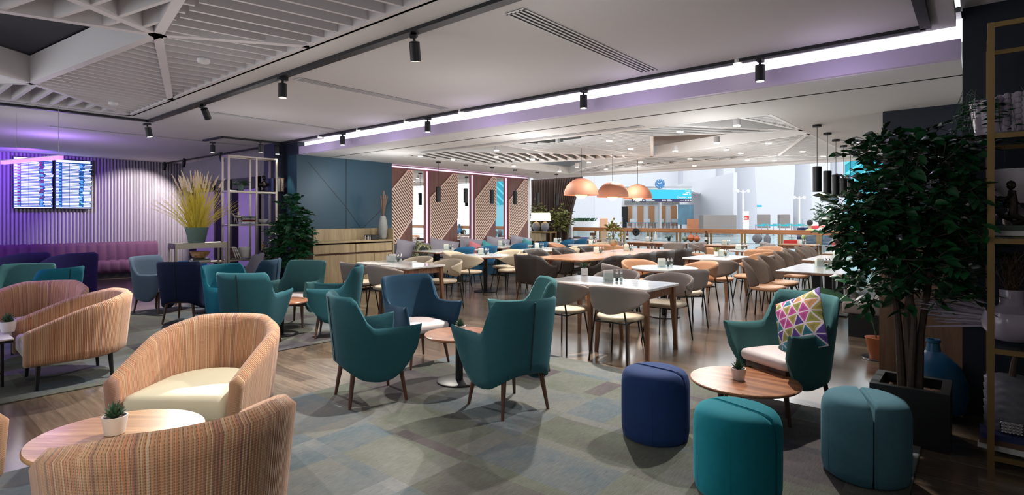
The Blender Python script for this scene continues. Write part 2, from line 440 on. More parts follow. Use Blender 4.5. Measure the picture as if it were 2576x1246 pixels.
# carpets (laid on the boards)
def rug(name, x0, y0, x1, y1, lab):
    solo(name, MB().rbox(((x0+x1)/2, (y0+y1)/2, .006), (x1-x0, y1-y0, .012), .004, 1), M_carpet, lab, 'carpet')
rug('patchwork_carpet', -4.33, -1.6, -.28, 4.82, 'grey green patchwork carpet under the teal armchairs and round poufs')
rug('patchwork_carpet', -10.25, -1.6, -5.97, 4.86, 'grey blue patchwork carpet under the navy armchairs and striped tub chairs')
# main ceiling (with the slatted recess cut out) and its upper closing slab
RX0, RX1, RY1 = -9.5, .8, 2.53
s = MB()
s.box(((XW+RX0)/2, .875, ZC+.04), (RX0-XW, 9.75, .08)); s.box(((RX0-.13)/2, (RY1+5.53)/2, ZC+.04), (-.13-RX0, 5.53-RY1, .08))
s.box((2.1, -1., ZC+.04), (2.6, 8.9, .08)); s.box(((RX0+RX1)/2, -2.9, ZC+.04), (RX1-RX0, 2.3, .08))
struct('ceiling', s, M_ceil)
s = MB(); s.box((-6.9, 1., ZC+.62), (20.4, 10.6, .06)); struct('ceiling_plenum', s, M_void)
# recess side walls
s = MB()
bar(s, (RX0-.03, -1.8), (RX0-.03, RY1+.03), .06, ZC+.081, ZC+.59); bar(s, (RX0-.06, RY1+.03), (RX1, RY1+.03), .06, ZC+.081, ZC+.59)
struct('trim_recess', s, M_ceil)
# slatted raft over the lounge
N1, N2 = (-5.15, 1.56), (-8.1, 1.21)
CL, B1, B2 = (RX0+.01, RY1-.01), (-7.86, RY1-.01), (-4.47, RY1-.01)
P1, P2, P3 = (-5.62, .0), (-4.2, .0), (-1., .86)
t = thing('ceiling_raft', 'pale slatted ceiling raft of triangular frames sunk into the lounge ceiling', 'ceiling panel', (0, 0, 0))
b = MB()
for a, c in ((N1, N2), (N1, B1), (N1, B2), (N1, P1), (N1, P2), (N1, P3), (N2, CL), (N2, (-7.35, .3)), (N2, (-9.3, .0)), (CL, (RX0+.01, -.2)), (CL, (RX1-.1, RY1-.01))):
    bar(b, a, c, .07, ZC-.0, ZC+.3)
b.cyl((*N1, ZC), .07, .3, 8)
b.build('frame_beam', M_slat, t, smooth=False)
b = MB()
slats(b, [N1, B1, (RX1-.1, RY1), (RX1-.1, 1.3)], (.19, .97), .205, .028, ZC+.01, ZC+.2)
slats(b, [N1, (RX1-.1, 1.3), (RX1-.1, .7), P3], (.19, .97), .205, .028, ZC+.01, ZC+.2)
slats(b, [N2, CL, B1, N1], (-.15, .96), .165, .028, ZC+.01, ZC+.2)
slats(b, [N1, P3, (-1., .0), P2], (.98, .2), .21, .03, ZC+.01, ZC+.26)
slats(b, [N1, P2, P1], (.98, .24), .26, .035, ZC+.01, ZC+.3)
slats(b, [N2, CL, (RX0, .0), (-9.3, .0)], (1, .02), .19, .04, ZC+.01, ZC+.26)
b.build('slat_field', M_slat, t, smooth=False)
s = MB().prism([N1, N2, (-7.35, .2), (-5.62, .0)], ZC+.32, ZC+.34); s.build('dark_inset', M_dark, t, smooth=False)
# cove between lounge ceiling and restaurant bulkhead
YF = 5.55
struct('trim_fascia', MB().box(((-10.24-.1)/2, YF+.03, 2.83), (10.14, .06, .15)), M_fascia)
struct('trim_cove', MB().box(((-10.24+3.)/2, 5.95, 3.12), (13.24, .9, .04)).box((-5.17, 6.22, 2.93), (10.14, .04, .36)), M_white)
s = MB(); s.box((-5.12, YF+.12, 3.0), (10.2, .02, .18)); solo('cove_light', s, M_coveglow, 'long white light band in the cove above the lilac bulkhead', 'light')
s = MB(); s.box((1.5, 4.7, 3.12), (3.2, 2.2, .04)); struct('ceiling_slot', s, M_white)
# low ceiling of the restaurant with its own slatted recess
AX0, AX1, AY0, AY1 = -8.95, -1.9, 7.05, 13.1
s = MB(); zc = ZL+.04
s.box(((-10.6-.1)/2-.0, (YF+.06+AY0)/2, zc), (10.5, AY0-YF-.06, .08))
s.box(((-10.6+AX0)/2, (AY0+13.5)/2, zc), (AX0+10.6, 13.5-AY0, .08)); s.box(((AX1-.1)/2, (AY0+13.5)/2, zc), (-.1-AX1, 13.5-AY0, .08))
s.box(((AX0+AX1)/2, (AY1+13.5)/2, zc), (AX1-AX0, 13.5-AY1, .08))
struct('ceiling_low', s, M_ceil2)
s = MB(); s.box(((-10.6-.1)/2, 9.9, ZL+.5), (10.5, 7.2, .05)); struct('ceiling_low_plenum', s, M_void2)
s = MB().box((-5.35, 13.53, 3.05), (10.5, .06, .7)); struct('trim_bulkhead', s, M_white)
def zz(px, py): return az(px, py, ZL)[:2]
def cl(p): return (min(max(p[0], AX0+.02), AX1-.02), min(max(p[1], AY0+.02), AY1-.02))
a_, b_ = cl(zz(1007, 393)), cl(zz(1982, 282)); c_ = cl(zz(2135, 397))
K = {k: cl(zz(*v)) for k, v in dict(l1=(1110, 381), l4=(1259, 365), e1=(1540, 334), e2=(1695, 316), e3=(1862, 297), R1=(2035, 328), R2=(2053, 335), J=(1639, 342.5), S=(1640.7, 394), V=(1400, 360), W=(1400, 387), D=(1220, 415), E=(1425, 405.6), G=(1475.7, 422), Q=(1957, 392.4)).items()}
K['nl'] = (AX0+.02, AY0+.02); K['nr'] = (AX1-.02, AY0+.02); K['fr'] = (AX1-.02, AY1-.02); K['fl'] = (AX0+.02, AY1-.02)
t = thing('ceiling_raft', 'white slatted ceiling raft with downlights above the dining tables', 'ceiling panel', (0, 0, 0))
b = MB()
for pr_ in ('nl nr', 'nr fr', 'fr fl', 'fl nl', 'l1 W', 'l4 W', 'V S', 'e1 J', 'J S', 'e2 R1', 'J R1', 'e3 R1', 'S R2', 'W S', 'D E', 'E S', 'S Q', 'Q R2', 'S G', 'Q fl', 'Q fr', 'G fl'):
    i, j = pr_.split()
    if math.dist(K[i], K[j]) > .1: bar(b, K[i], K[j], .05, ZL+.0, ZL+.2)
b.build('frame_beam', M_slat2, t, smooth=False)
b = MB()
e = MB()
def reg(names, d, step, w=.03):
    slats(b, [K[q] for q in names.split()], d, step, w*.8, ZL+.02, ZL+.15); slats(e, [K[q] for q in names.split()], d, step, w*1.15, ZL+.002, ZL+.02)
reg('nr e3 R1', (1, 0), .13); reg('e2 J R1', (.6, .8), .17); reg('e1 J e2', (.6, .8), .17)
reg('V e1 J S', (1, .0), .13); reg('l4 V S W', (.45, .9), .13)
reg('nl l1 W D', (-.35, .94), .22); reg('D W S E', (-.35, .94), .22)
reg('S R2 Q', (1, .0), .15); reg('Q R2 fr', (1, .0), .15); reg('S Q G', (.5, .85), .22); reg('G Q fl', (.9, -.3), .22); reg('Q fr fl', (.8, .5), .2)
q = b.build('slat_field', M_slatshade, t, smooth=False); e.build('lit_edges', M_slat2, t, smooth=False)  # unlit slat sides are painted grey, lit bottom edges painted white
# walls
def wall(name, a, b_, z0, z1, m, th=.12): s = MB(); bar(s, a, b_, th, z0, z1); return struct(name, s, m)
# fluted wall covering
def flutes(name, p0, p1, z0, z1, pitch, depth, m, thick=.05):
    L = math.dist(p0, p1); n = max(1, int(L/pitch)); dx, dy = (p1[0]-p0[0])/L, (p1[1]-p0[1])/L; nx, ny = dy, -dx
    pts = []
    for i in range(n):
        for f, h in ((.02, 0), (.3, .8), (.42, 1), (.58, 1), (.7, .8), (.98, 0)):
            s = (i+f)*pitch; pts.append((p0[0]+dx*s+nx*depth*h, p0[1]+dy*s+ny*depth*h))
    vs = [(x, y, z) for x, y in pts for z in (z0, z1)]
    o = MB().add(vs, [(2*i, 2*i+2, 2*i+3, 2*i+1) for i in range(len(pts)-1)])
    bar(o, (p0[0]-nx*thick/2, p0[1]-ny*thick/2), (p1[0]-nx*thick/2, p1[1]-ny*thick/2), thick, z0, z1)
    return o
o = flutes('w', (XW, -4.), (XW, 5.75), 0, ZC, .07, .038, M_rib); o = struct('wall_left', o, M_rib, smooth=True)
o = MB()
for (x0, x1, z0, z1) in ((XW, -16.25, 0, ZC), (-16.25, -12.25, 2.42, ZC), (-12.25, -10.8, 0, ZC)):
    q = flutes('w', (x0, 5.75), (x1, 5.75), z0, z1, .07, .038, M_rib)
    o.add(q.v, q.f)
struct('wall_far', o, M_rib, smooth=True)
# corridor behind the opening, violet lit
s = MB(); s.box((-14.2, 8.2, ZC/2), (6.4, .1, ZC)); s.box((-17.1, 7., ZC/2), (.1, 2.5, ZC)); s.box((-11.2, 7., ZC/2), (.1, 2.5, ZC)); s.box((-14.2, 7., ZC-.02), (6., 2.5, .04)); s.box((-14.2, 7., -.02), (6, 2.5, .04))
struct('wall_corridor', s, M_white)
t = thing('trim_portal', 'x', 'x'); del t['label']; del t['category']; t['kind'] = 'structure'
s = MB()
for x in (-16.25, -14.6, -13.65, -12.25): s.box((x, 5.75, 1.21), (.1, .16, 2.42))
s.box((-14.25, 5.75, 2.3), (4.1, .16, .25)); s.build('portal_frame', M_blackmat, t, smooth=False)
s = MB(); s.box((-14.1, 8.08, 1.05), (.95, .05, 2.1)); d = struct('door_1', s, M_white)
s = MB().tube([(-13.72, 8.04, 1.), (-13.72, 7.98, 1.), (-13.85, 7.98, 1.)], .012); s.build('door_handle', M_chrome, d)
s = MB(); s.box((-14.66, 8.07, 1.07), (.1, .06, 2.2)).box((-13.54, 8.07, 1.07), (.1, .06, 2.2)).box((-14.1, 8.07, 2.17), (1.2, .06, .1)); struct('trim_1', s, M_white)
# navy pillar and navy panelled wall
s = MB(); s.box((-10.98, 5.42, ZC/2), (.46, .22, ZC)); s.box((-10.72, 5.67, ZC/2), (.96, .3, ZC)); struct('wall_pillar', s, M_pillar)
s = MB(); s.box((-10.42, 6.66, ZL/2), (.36, 2.3, ZL)); o = struct('wall_navy', s, M_navy)
s = MB()
for y in (6.62,): s.box((-10.238, y, ZL/2), (.008, .012, ZL))
for p, q in (((5.75, 2.62), (6.62, 1.72)), ((6.62, 1.72), (7.0, 1.25)), ((7.8, 1.9), (7.0, 1.25))):
    dy, dz = q[0]-p[0], q[1]-p[1]; L = math.hypot(dy, dz)
    s.box((-10.239, (p[0]+q[0])/2, (p[1]+q[1])/2), (.006, L, .011), M=Matrix.Rotation(math.atan2(dz, dy), 4, 'X'))
s.build('groove', M_blackmat, o, smooth=False)
# mirror wall: mirrors between slatted panels
YM = [7.81, 8.585, 9.142, 10.092, 10.751, 11.593, 12.165, 13.04]
wall('wall_dining', (-10.62, 7.8), (-10.62, 13.2), 0, ZL, M_redwood, .14)
def slat_panel(y0, y1, tip, lab):
    t = thing('slatted_wall_panel', lab, 'wall panel', (-10.5, (y0+y1)/2, 0), 0, 'slatted panels between the mirrors')
    W = y1-y0; h = W/2; z0, z1 = .86, 2.66
    MB().box((0, 0, (z0+z1)/2), (.1, W, z1-z0)).build('board', M_redwood, t, smooth=False)
    # diagonal field in (y, z)
    A = [(-h, 2.0), (h*.62, z1-.02), (h, z1-.02), (h, 1.5), (-h*.35, z0+.03), (-h, z0+.03)]
    def yz(mb, poly, x0, x1):
        M = Matrix(((0, 0, 1, 0), (1, 0, 0, 0), (0, 1, 0, 0), (0, 0, 0, 1))); mb.prism(poly, x0, x1, M)
    g = MB(); yz(g, A, .05, .056); g.build('gap_board', M_slatgap, t, smooth=False)
    sb = MB(); tmp = MB(); slats(tmp, A, (.82, -.9), .056, .03, .056, .072)
    M = Matrix(((0, 0, 1, 0), (1, 0, 0, 0), (0, 1, 0, 0), (0, 0, 0, 1)))
    sb.add(tmp.v, tmp.f, M)
    tmp = MB()
    for i in range(len(A)): bar(tmp, A[i], A[(i+1) % len(A)], .025, .056, .08)
    sb.add(tmp.v, tmp.f, M); sb.build('slat_field', M_slatwood, t, smooth=False)
    MB().box((-.02, -h-.04, (z0+z1)/2), (.03, .02, z1-z0)).build('light_strip', M_pinkled, t, smooth=False)
labs = ['slatted wood wall panel beside the navy panelled wall', 'slatted wood wall panel, second along from the navy wall', 'slatted wood wall panel, third along from the navy wall', 'slatted wood wall panel at the curtain end of the mirrors']
for i in range(4): slat_panel(YM[2*i], YM[2*i+1], 0, labs[i])
mn = ['tall wall mirror nearest the navy panelled wall', 'tall wall mirror in the middle of the slatted panels', 'tall wall mirror nearest the brown curtain']
for i in range(3):
    y0, y1 = YM[2*i+1]+.01, YM[2*i+2]-.14
    t = thing('wall_mirror', mn[i], 'mirror', (-10.54, (y0+y1)/2, 0), 0, 'mirrors between the slatted panels')
    MB().box((0, 0, 1.8), (.02, y1-y0, 1.72)).build('mirror_glass', M_mirror, t, smooth=False)
    MB().box((.01, 0, .925), (.05, y1-y0, .03)).build('frame', M_white, t, smooth=False)
s = MB().box((-10.46, 10.43, 2.705), (.05, 5.2, .03)); solo('led_strip', s, M_pinkled, 'pink glowing strip running along the top of the mirror wall', 'light')
# right side walls
wall('wall_right', (-.09, 5.49), (3., 5.49), 0, 3.1, M_navydark, .12)
wall('wall_side', (3., -4.), (3., 5.5), 0, 3.1, M_ceil2); wall('wall_back', (XW, -4.06), (3.06, -4.06), 0, .25, M_ceil2); wall('wall_back_head', (XW, -4.06), (3.06, -4.06), 2.85, 3.1, M_ceil2)
wf = MB()
for i in range(6): wf.box((XW+.4+i*2.4, -4.06, 1.55), (.07, .1, 2.6))
wall('wall_back_right', (-4., -4.06), (3.06, -4.06), .25, 2.85, M_ceil2)
struct('window_added', wf, M_blackmat)  # made-up window behind the camera, its opening lets in fill daylight
s = MB(); s.box((.0, 7.82, ZL/2), (1.7, .12, ZL)); s.box((-.8, 10.6, ZL/2), (.12, 5.6, ZL)); struct('wall_booth', s, M_navydark)
s = MB().box((.1, 6.45, .63), (1.66, .18, 1.26)); struct('wall_partition', s, M_oakdark)
s = MB().box((-6.8, 5.42, .05), (.1, .1, .1))
# air diffusers
def diffuser(a, b_, w, z, n, lab):
    a, b_ = Vector(a[:2]), Vector(b_[:2]); L = (b_-a).length; ang = math.atan2(b_.y-a.y, b_.x-a.x)
    t = thing('air_diffuser', lab, 'air vent', ((a.x+b_.x)/2, (a.y+b_.y)/2, z), ang)
    f = MB(); st = w/n
    for k in range(n+1): f.box((0, -w/2+k*st, -.002), (L, st*.42, .002))
    for sx in (-1, 1): f.box((sx*L/2, 0, -.002), (.03, w+st*.4, .002))
    f.build('frame', M_white, t, smooth=False)
    MB().box((0, 0, .003), (L, w, .004)).build('slot', M_blackmat, t, smooth=False)
diffuser((-2.56, 3.05), (-2.56, 5.18), .16, ZC-.004, 4, 'four slot ceiling diffuser above the dining side, nearest the camera')
diffuser((-5.59, 3.02), (-5.59, 5.16), .13, ZC-.004, 4, 'slotted ceiling diffuser between the two black tracks in mid ceiling')
diffuser((-8.31, 3.2), (-8.31, 5.18), .1, ZC-.004, 3, 'narrow slot diffuser left of the starry track spot')
diffuser((-11.62, 1.95), (-11.62, 5.25), .14, ZC-.004, 3, 'long slot diffuser on the lilac lit ceiling near the flight screens')
p, q = az(1110, 371, ZL), az(1640, 312, ZL)
diffuser((-8.1, 6.85), (-3.5, 6.85), .13, ZL-.004, 3, 'long silver slot diffuser on the low ceiling before the white raft')
# tracks
def track(pts, lab, name='track_rail', w=.055):
    mb = MB()
    for a, b2 in zip(pts, pts[1:]): bar(mb, a, b2, w, ZC-.03, ZC+.002)
    solo(name, mb, M_blackpaint, lab, 'lighting track')
track([(.2, 2.83), (-9.72, 2.83), (-9.72, -.6)], 'black ceiling track running along the edge of the slatted raft', w=.085)
track([(-10.56, 5.36), (-.31, 5.36), (-.31, 1.5)], 'black ceiling track following the bright cove', w=.07)
track([az(703, 358, ZC)[:2], az(560, 343, ZC)[:2], az(513, 352, ZC)[:2]], 'short black angled track before the navy pillar')
track([az(415, 410, ZC)[:2], az(655, 370, ZC)[:2]], 'black ceiling track leading to the corner of the fluted wall')
LK = 5.
def spot_head():
    t = thing('track_spotlight', '', 'spotlight', (0, 0, 0), 0)
    MB().box((0, 0, -.045), (.05, .1, .03)).cyl((0, 0, -.085), .012, .05).build('mount', M_blackpaint, t)
    M = Matrix.Translation((0, 0, -.09)) @ Matrix.Rotation(.0, 4, 'X')
    MB().lathe([(.03, 0), (.043, -.004), (.043, -.15), (.036, -.152), (.034, -.12), (.0, -.12)], (0, 0, -.09), 20).build('can', M_blackpaint, t)
    MB().cyl((0, 0, -.243), .036, .004).build('lens', M_bulb, t)
    return t
spot = Kind(spot_head)
def spotlight(px, py, lab, y=None, aim=None, w=60, col=(1, .93, .85), ang=70, tilt=0, rz=0, x=None):
    p = ay(px, py, y) if y else ax(px, py, x)
    o = spot((p[0], p[1], ZC-.03+.03), rz, lab, 'track spotlights in the lounge'); o.rotation_euler = (tilt, 0, rz)
    if w:
        l = bpy.data.lights.new('spot', 'SPOT'); l.energy = w*LK; l.color = col; l.spot_size = rad(ang); l.spot_blend = .45; l.shadow_soft_size = .03
        lo = bpy.data.objects.new('spot_lamp', l); C.objects.link(lo); lo.location = (p[0], p[1], ZC-.27)
        a = Vector(aim) if aim else Vector((p[0], p[1], 0)); lo.rotation_euler = (a-lo.location).to_track_quat('-Z', 'Y').to_euler()
    return p
# ======== furniture makers
def sm(a, b, x):
    t = min(1, max(0, (x-a)/(b-a))); return t*t*(3-2*t)
def shell(fn, us, vs, th, endp=.4):
    """padded shell round the surface fn(u, v): outer skin, inner skin and rounded rims"""
    e = 1e-3; loops = []; uvs = []; L = 0; prev = None
    def cs(u, k):
        out, inn = [], []; q = []
        for v in vs:
            p = Vector(fn(u, v)); du = Vector(fn(min(1, u+e), v))-Vector(fn(max(-1, u-e), v)); dv = Vector(fn(u, min(1, v+e)))-Vector(fn(u, max(0, v-e)))
            n = du.cross(dv)
            if n.length < 1e-12: n = Vector((p.x, p.y, 0))
            n.normalize()
            if n.dot(Vector((p.x, p.y-.12, 0))) < 0: n.negate()
            t = th(u, v) if callable(th) else th
            out.append((p+n*t/2*k, v)); inn.append((p-n*t/2*k, v))
        t = (th(u, 1) if callable(th) else th)
        top = (out[-1][0]+inn[-1][0])/2+(Vector(fn(u, 1))-Vector(fn(u, .98))).normalized()*t*.42*k
        bot = (out[0][0]+inn[0][0])/2-(Vector(fn(u, .02))-Vector(fn(u, 0))).normalized()*t*.42*k
        loop = [p for p, _ in out]+[top]+[p for p, _ in inn[::-1]]+[bot]
        return loop
    for i, u in enumerate(us):
        l = cs(u, 1.)
        m = Vector(fn(u, .5))
        if prev is not None: L += (m-prev).length
        prev = m; loops.append(l); uvs.append([(L, p.z) for p in l])
    def endloop(u, sgn, kk, ee):
        l = cs(u, kk); d = (Vector(fn(u, .5))-Vector(fn(u-sgn*.05, .5))).normalized()
        t = th(u, .5) if callable(th) else th
        return [p+d*t*ee for p in l]
    ks = [(math.cos(rad(q)), .5*math.sin(rad(q))) for q in (12, 24, 36, 48, 60, 71, 80)]
    loops = [endloop(us[0], -1, *q) for q in ks[::-1]]+loops+[endloop(us[-1], 1, *q) for q in ks]; uvs = [uvs[0]]*7+uvs+[uvs[-1]]*7
    mb = MB(); mb.loft([[tuple(p) for p in l] for l in loops], True, True, uvs); return mb
def lins(a, b, n): return [a+(b-a)*i/(n-1) for i in range(n)]
def wing(w=.268, zback=.86, zarm=.60, d0=.3, d1=.52, zb0=.33, dip=.20, tip=.44, yb=-.25, yf=.30, klean=.11, kin=.12, flare=.03, th=.042):
    def fn(u, v):
        s = abs(u); g = 1 if u >= 0 else -1
        if s < .5:
            t = s/.5*PI/2; x = w*math.sin(t)**.75; y = yb+.2*(1-max(0, math.cos(t))**.75); n = (math.sin(t), -math.cos(t))
        else:
            q = (s-.5)/.5; x = w; y = yb+.2+(yf-yb-.2)*q; n = (1, 0)
        zt = zarm+(zback-zarm)*(1-sm(d0, d1, s))+.015*sm(.8, 1, s)
        zb = zb0-(zb0-dip)*sm(0, .62, s)+(tip-dip)*max(0, (s-.6)/.4)**2.8
        z = zb+(zt-zb)*v
        off = (z-.36)*(klean if z > .36 else kin)+flare*sm(.7, 1, s)*v
        return (g*(x+n[0]*off), y+n[1]*off+(.02*sm(.8, 1, s)*v), z)
    return shell(fn, lins(-1, 1, 41), lins(0, 1, 9), th), fn
def dshape(w, yb, yf, n=10, rc=.06, cy=0.):
    """outline: half ellipse at the back (yb), rounded square corners at the front (yf)"""
    o = []
    for i in range(2*n+1):
        t = PI+PI*i/(2*n); o.append((w*math.cos(t), cy+(yb-cy)*-math.sin(t)))
    for cx, a0 in ((w-rc, 0), (-w+rc, PI/2)):
        for i in range(5):
            a = a0+PI/2*i/4; o.append((cx+rc*math.cos(a), yf-rc+rc*math.sin(a)))
    return o
def pad(out, z0, z1, r=.03, dome=.01, mb=None):
    mb = mb or MB(); cx = sum(p[0] for p in out)/len(out); cyy = sum(p[1] for p in out)/len(out); w = max(p[0] for p in out)
    def ins(q): k = 1-q/w; return [(cx+(p[0]-cx)*k, cyy+(p[1]-cyy)*k) for p in out]
    st = [(r, z0), (r*.3, z0+r*.3), (0, z0+r), (0, z1-r), (r*.3, z1-r*.3), (r, z1), (r*2.5, z1+dome*.7), (w*.75, z1+dome)]
    return mb.loft([[(x, y, z) for x, y in ins(q)] for q, z in st])
def legs4(t, m, pts, z1, r1=.02, r0=.011, splay=.03, n=10):
    for x, y in pts:
        sx, sy = (1 if x > 0 else -1), (1 if y > 0 else -1)
        MB().tube([(x, y, z1), (x+sx*splay, y+sy*splay, 0)], r1, n, r0).build('leg', m, t)
def mk_arm():
    t = thing('lounge_armchair', '', 'armchair')
    mb, fn = wing(); fixn(mb.build('shell', M_teal, t, 60))
    pts = [fn(0, v) for v in lins(.02, 1, 8)]
    MB().tube([(p[0], p[1]-.023, p[2]) for p in pts], .004, 6).build('back_seam', M_blackmat, t)
    pad(dshape(.235, -.22, .27, rc=.05), .335, .425, .03, .012).build('seat_cushion', M_chair_seat, t, 60)
    MB().rbox((0, .02, .31), (.40, .42, .05), .01, 2).build('frame', M_leg, t)
    legs4(t, M_leg, ((-.17, -.17), (.17, -.17), (-.18, .2), (.18, .2)), .32, .022, .012, .045)
    return t
def tub(w, d, zback, zarm, zb, th, lean=.1, s0=.2, px=.5):
    yb, yf = -d/2, d/2
    def fn(u, v):
        s = abs(u); g = 1 if u >= 0 else -1; k = .55
        if s < k:
            t = s/k*PI/2; x = w/2*math.sin(t)**.95; y = yb+w*px*(1-max(0, math.cos(t))); n = (math.sin(t), -math.cos(t))
        else:
            q = (s-k)/(1-k); x = w/2; y = yb+w*px+(yf-yb-w*px)*q; n = (1, 0)
        zt = zback-(zback-zarm)*(max(0, (s-s0)/(1-s0)))**1.15; z = zb+(zt-zb)*v; off = (z-zb)*lean
        return (g*(x+n[0]*off), y+n[1]*off, z)
    return shell(fn, lins(-1, 1, 69), lins(0, 1, 8), th, .3)
def mk_barrel():
    t = thing('striped_tub_chair', '', 'tub chair')
    fixn(tub(.71, .72, .745, .5, .25, .085, .1).build('shell', M_stripe, t, 89))
    pad(dshape(.315, -.3, .385, rc=.05), .25, .415, .035, .02).build('seat_cushion', M_cream, t, 60)
    MB().prism(dshape(.3, -.29, .33), .235, .26).build('base', M_blackmat, t)
    legs4(t, M_black, ((-.28, -.22), (.28, -.22), (-.29, .29), (.29, .29)), .25, .022, .013, .015)
    return t
def mk_violet():
    t = thing('upholstered_tub_chair', '', 'tub chair')
    fixn(tub(.66, .62, .84, .66, .07, .08, .03).build('shell', M_violetf, t, 60))
    pad(dshape(.28, -.26, .3, rc=.05), .1, .42, .035, .02).build('seat_cushion', M_plum, t, 60)
    MB().cyl((0, .02, 0), .22, .08, 20).build('base', M_blackmat, t)
    return t
def metal_legs(t, rear, zr):
    b = MB()
    for sx in (-1, 1):
        MB().tube([(sx*.15, rear[1], zr), (sx*.185, -.2, .42), (sx*.22, -.25, 0)], .0095, 7).build('leg', M_black, t)
        MB().tube([(sx*.16, .17, .43), (sx*.21, .23, 0)], .0095, 7).build('leg', M_black, t)
        b.tube([(sx*.185, -.2, .42), (sx*.17, .17, .42)], .009, 6)
    b.tube([(-.16, .17, .42), (.16, .17, .42)], .009, 6); b.tube([(-.185, -.2, .42), (.185, -.2, .42)], .009, 6)
    b.build('seat_frame', M_black, t)
def mk_dining():
    t = thing('dining_chair', '', 'chair')
    def fn(u, v):
        a = u*rad(100); s = abs(u); zt = .792-.095*s**2.2; zb = .52+.155*s**1.6; z = zb+(zt-zb)*v
        r = .275+(z-.52)*.16; return (r*math.sin(a), -r*math.cos(a)+.02, z)
    fixn(shell(fn, lins(-1, 1, 33), lins(0, 1, 7), .034).build('backrest', M_taupe, t, 60))
    pad(dshape(.235, -.22, .24, rc=.13), .43, .482, .022, .006).build('seat', M_beige, t, 60)
    metal_legs(t, (0, -.2), .6)
    return t
def mk_blue():
    t = thing('round_back_chair', '', 'chair')
    def fn(u, v):
        a = u*rad(72); s = abs(u); h = .2*math.sqrt(max(0, 1-s**3))+.01; z = .645+(v*2-1)*h
        r = .24+(z-.45)*.2; return (r*math.sin(a), -r*math.cos(a)+.02, z)
    fixn(shell(fn, lins(-1, 1, 25), lins(0, 1, 7), .03).build('backrest', M_denim, t, 60))
    pad(dshape(.235, -.22, .24, rc=.13), .43, .485, .022, .006).build('seat', M_denim, t, 60)
    metal_legs(t, (0, -.2), .5)
    return t
def mk_beetle():
    t = thing('shell_chair', '', 'chair')
    def fn(u, v):
        a = u*rad(78)*(.5+.5*sm(0, .55, v)); s = abs(u); zt = .87-.3*(1-math.sqrt(max(0, 1-s**2.4))); zb = .43+.03*s
        z = zb+(zt-zb)*v; r = .235+(z-.45)*.28; return (r*math.sin(a), -r*math.cos(a)+.02, z)
    fixn(shell(fn, lins(-1, 1, 27), lins(0, 1, 9), .028).build('backrest', M_browngrey, t, 60))
    pad(dshape(.245, -.23, .25, rc=.15), .42, .48, .025, .006).build('seat', M_peach, t, 60)
    for sy in (-.2, .2):
        b = MB(); b.tube([(-.2, sy*1.15, 0), (-.17, sy, .34), (-.13, sy*.9, .41), (.13, sy*.9, .41), (.17, sy, .34), (.2, sy*1.15, 0)], .011, 7); b.build('leg_frame', M_black, t)
    return t
def mk_tubch():
    t = thing('leather_armchair', '', 'armchair')
    mb, fn = wing(w=.26, zback=.82, zarm=.60, d0=.3, d1=.95, zb0=.36, dip=.30, tip=.40, flare=.02); fixn(mb.build('shell', M_charc, t, 60))
    pad(dshape(.235, -.22, .27, rc=.05), .36, .45, .03, .012).build('seat_cushion', M_charc, t, 60)
    MB().rbox((0, .02, .33), (.38, .4, .06), .01, 2).build('frame', M_leg, t)
    legs4(t, M_leg, ((-.17, -.17), (.17, -.17), (-.18, .2), (.18, .2)), .33, .018, .011, .04)
    return t
def mk_pouf():
    t = thing('split_top_pouf', '', 'pouf')
    for sgn in (-1, 1):
        o = [(sgn*(.003+.222*math.cos(a)), .226*math.sin(a)) for a in lins(-PI/2, PI/2, 33)]
        o = [(x, y) for x, y in o]
        if sgn < 0: o = o[::-1]
        def ins(q, o=o, sgn=sgn):
            g = .3*min(q, .045); return [(sgn*(.003+g+(.222-q-g)*max(0, (abs(x)-.003)/.222)), y*(1-q/.226)) for x, y in o]
        mb = MB().loft([[(x, y, z) for x, y in ins(q)] for q, z in ((.03, 0), (.012, .012), (.002, .06), (0, .2), (0, .36), (.004, .395), (.014, .425), (.03, .445), (.055, .457), (.085, .463), (.11, .465))])
        mb.build('cover_half', M_pblue, t, 80); s = MB()
        for a in (PI/8*1.2, PI/2.05, -PI/8*1.2, -PI/2.05): s.tube([(sgn*.2245*math.cos(a), .2275*math.sin(a), z) for z in (.02, .1, .2, .3, .36)], .0014, 5)
        s.build('piping', M_pblue, t)
    MB().cyl((0, 0, 0), .19, .012, 30).build('base', M_blackmat, t)
    return t
def mk_tubpouf():
    t = thing('upholstered_ottoman', '', 'ottoman')
    MB().rbox((0, 0, .22), (.62, .5, .4), .07, 4).build('cover', M_pviolet, t); MB().box((0, 0, .012), (.5, .4, .024)).build('base', M_blackmat, t)
    return t
def mk_succ():
    t = thing('potted_succulent', '', 'plant')
    MB().lathe([(.034, 0), (.04, .003), (.05, .06), (.052, .085), (.046, .085), (.044, .072), (.0, .072)], n=20).build('pot', M_whitepot, t)
    MB().cyl((0, 0, .07), .044, .006).build('soil', M_soil, t)
    b = MB(); r_ = random.Random(5)
    for i in range(26):
        a = i*2.4; tilt = .15+.9*(i/26); L = .075-.02*(i/26)+r_.random()*.012
        M = Matrix.Rotation(a, 4, 'Z') @ Matrix.Rotation(tilt, 4, 'Y')
        b.lathe([(.004, 0), (.0095, L*.3), (.007, L*.65), (.0005, L)], (0, 0, .072), 5, M, .5, 1)
    b.build('leaves', M_succ, t)
    return t
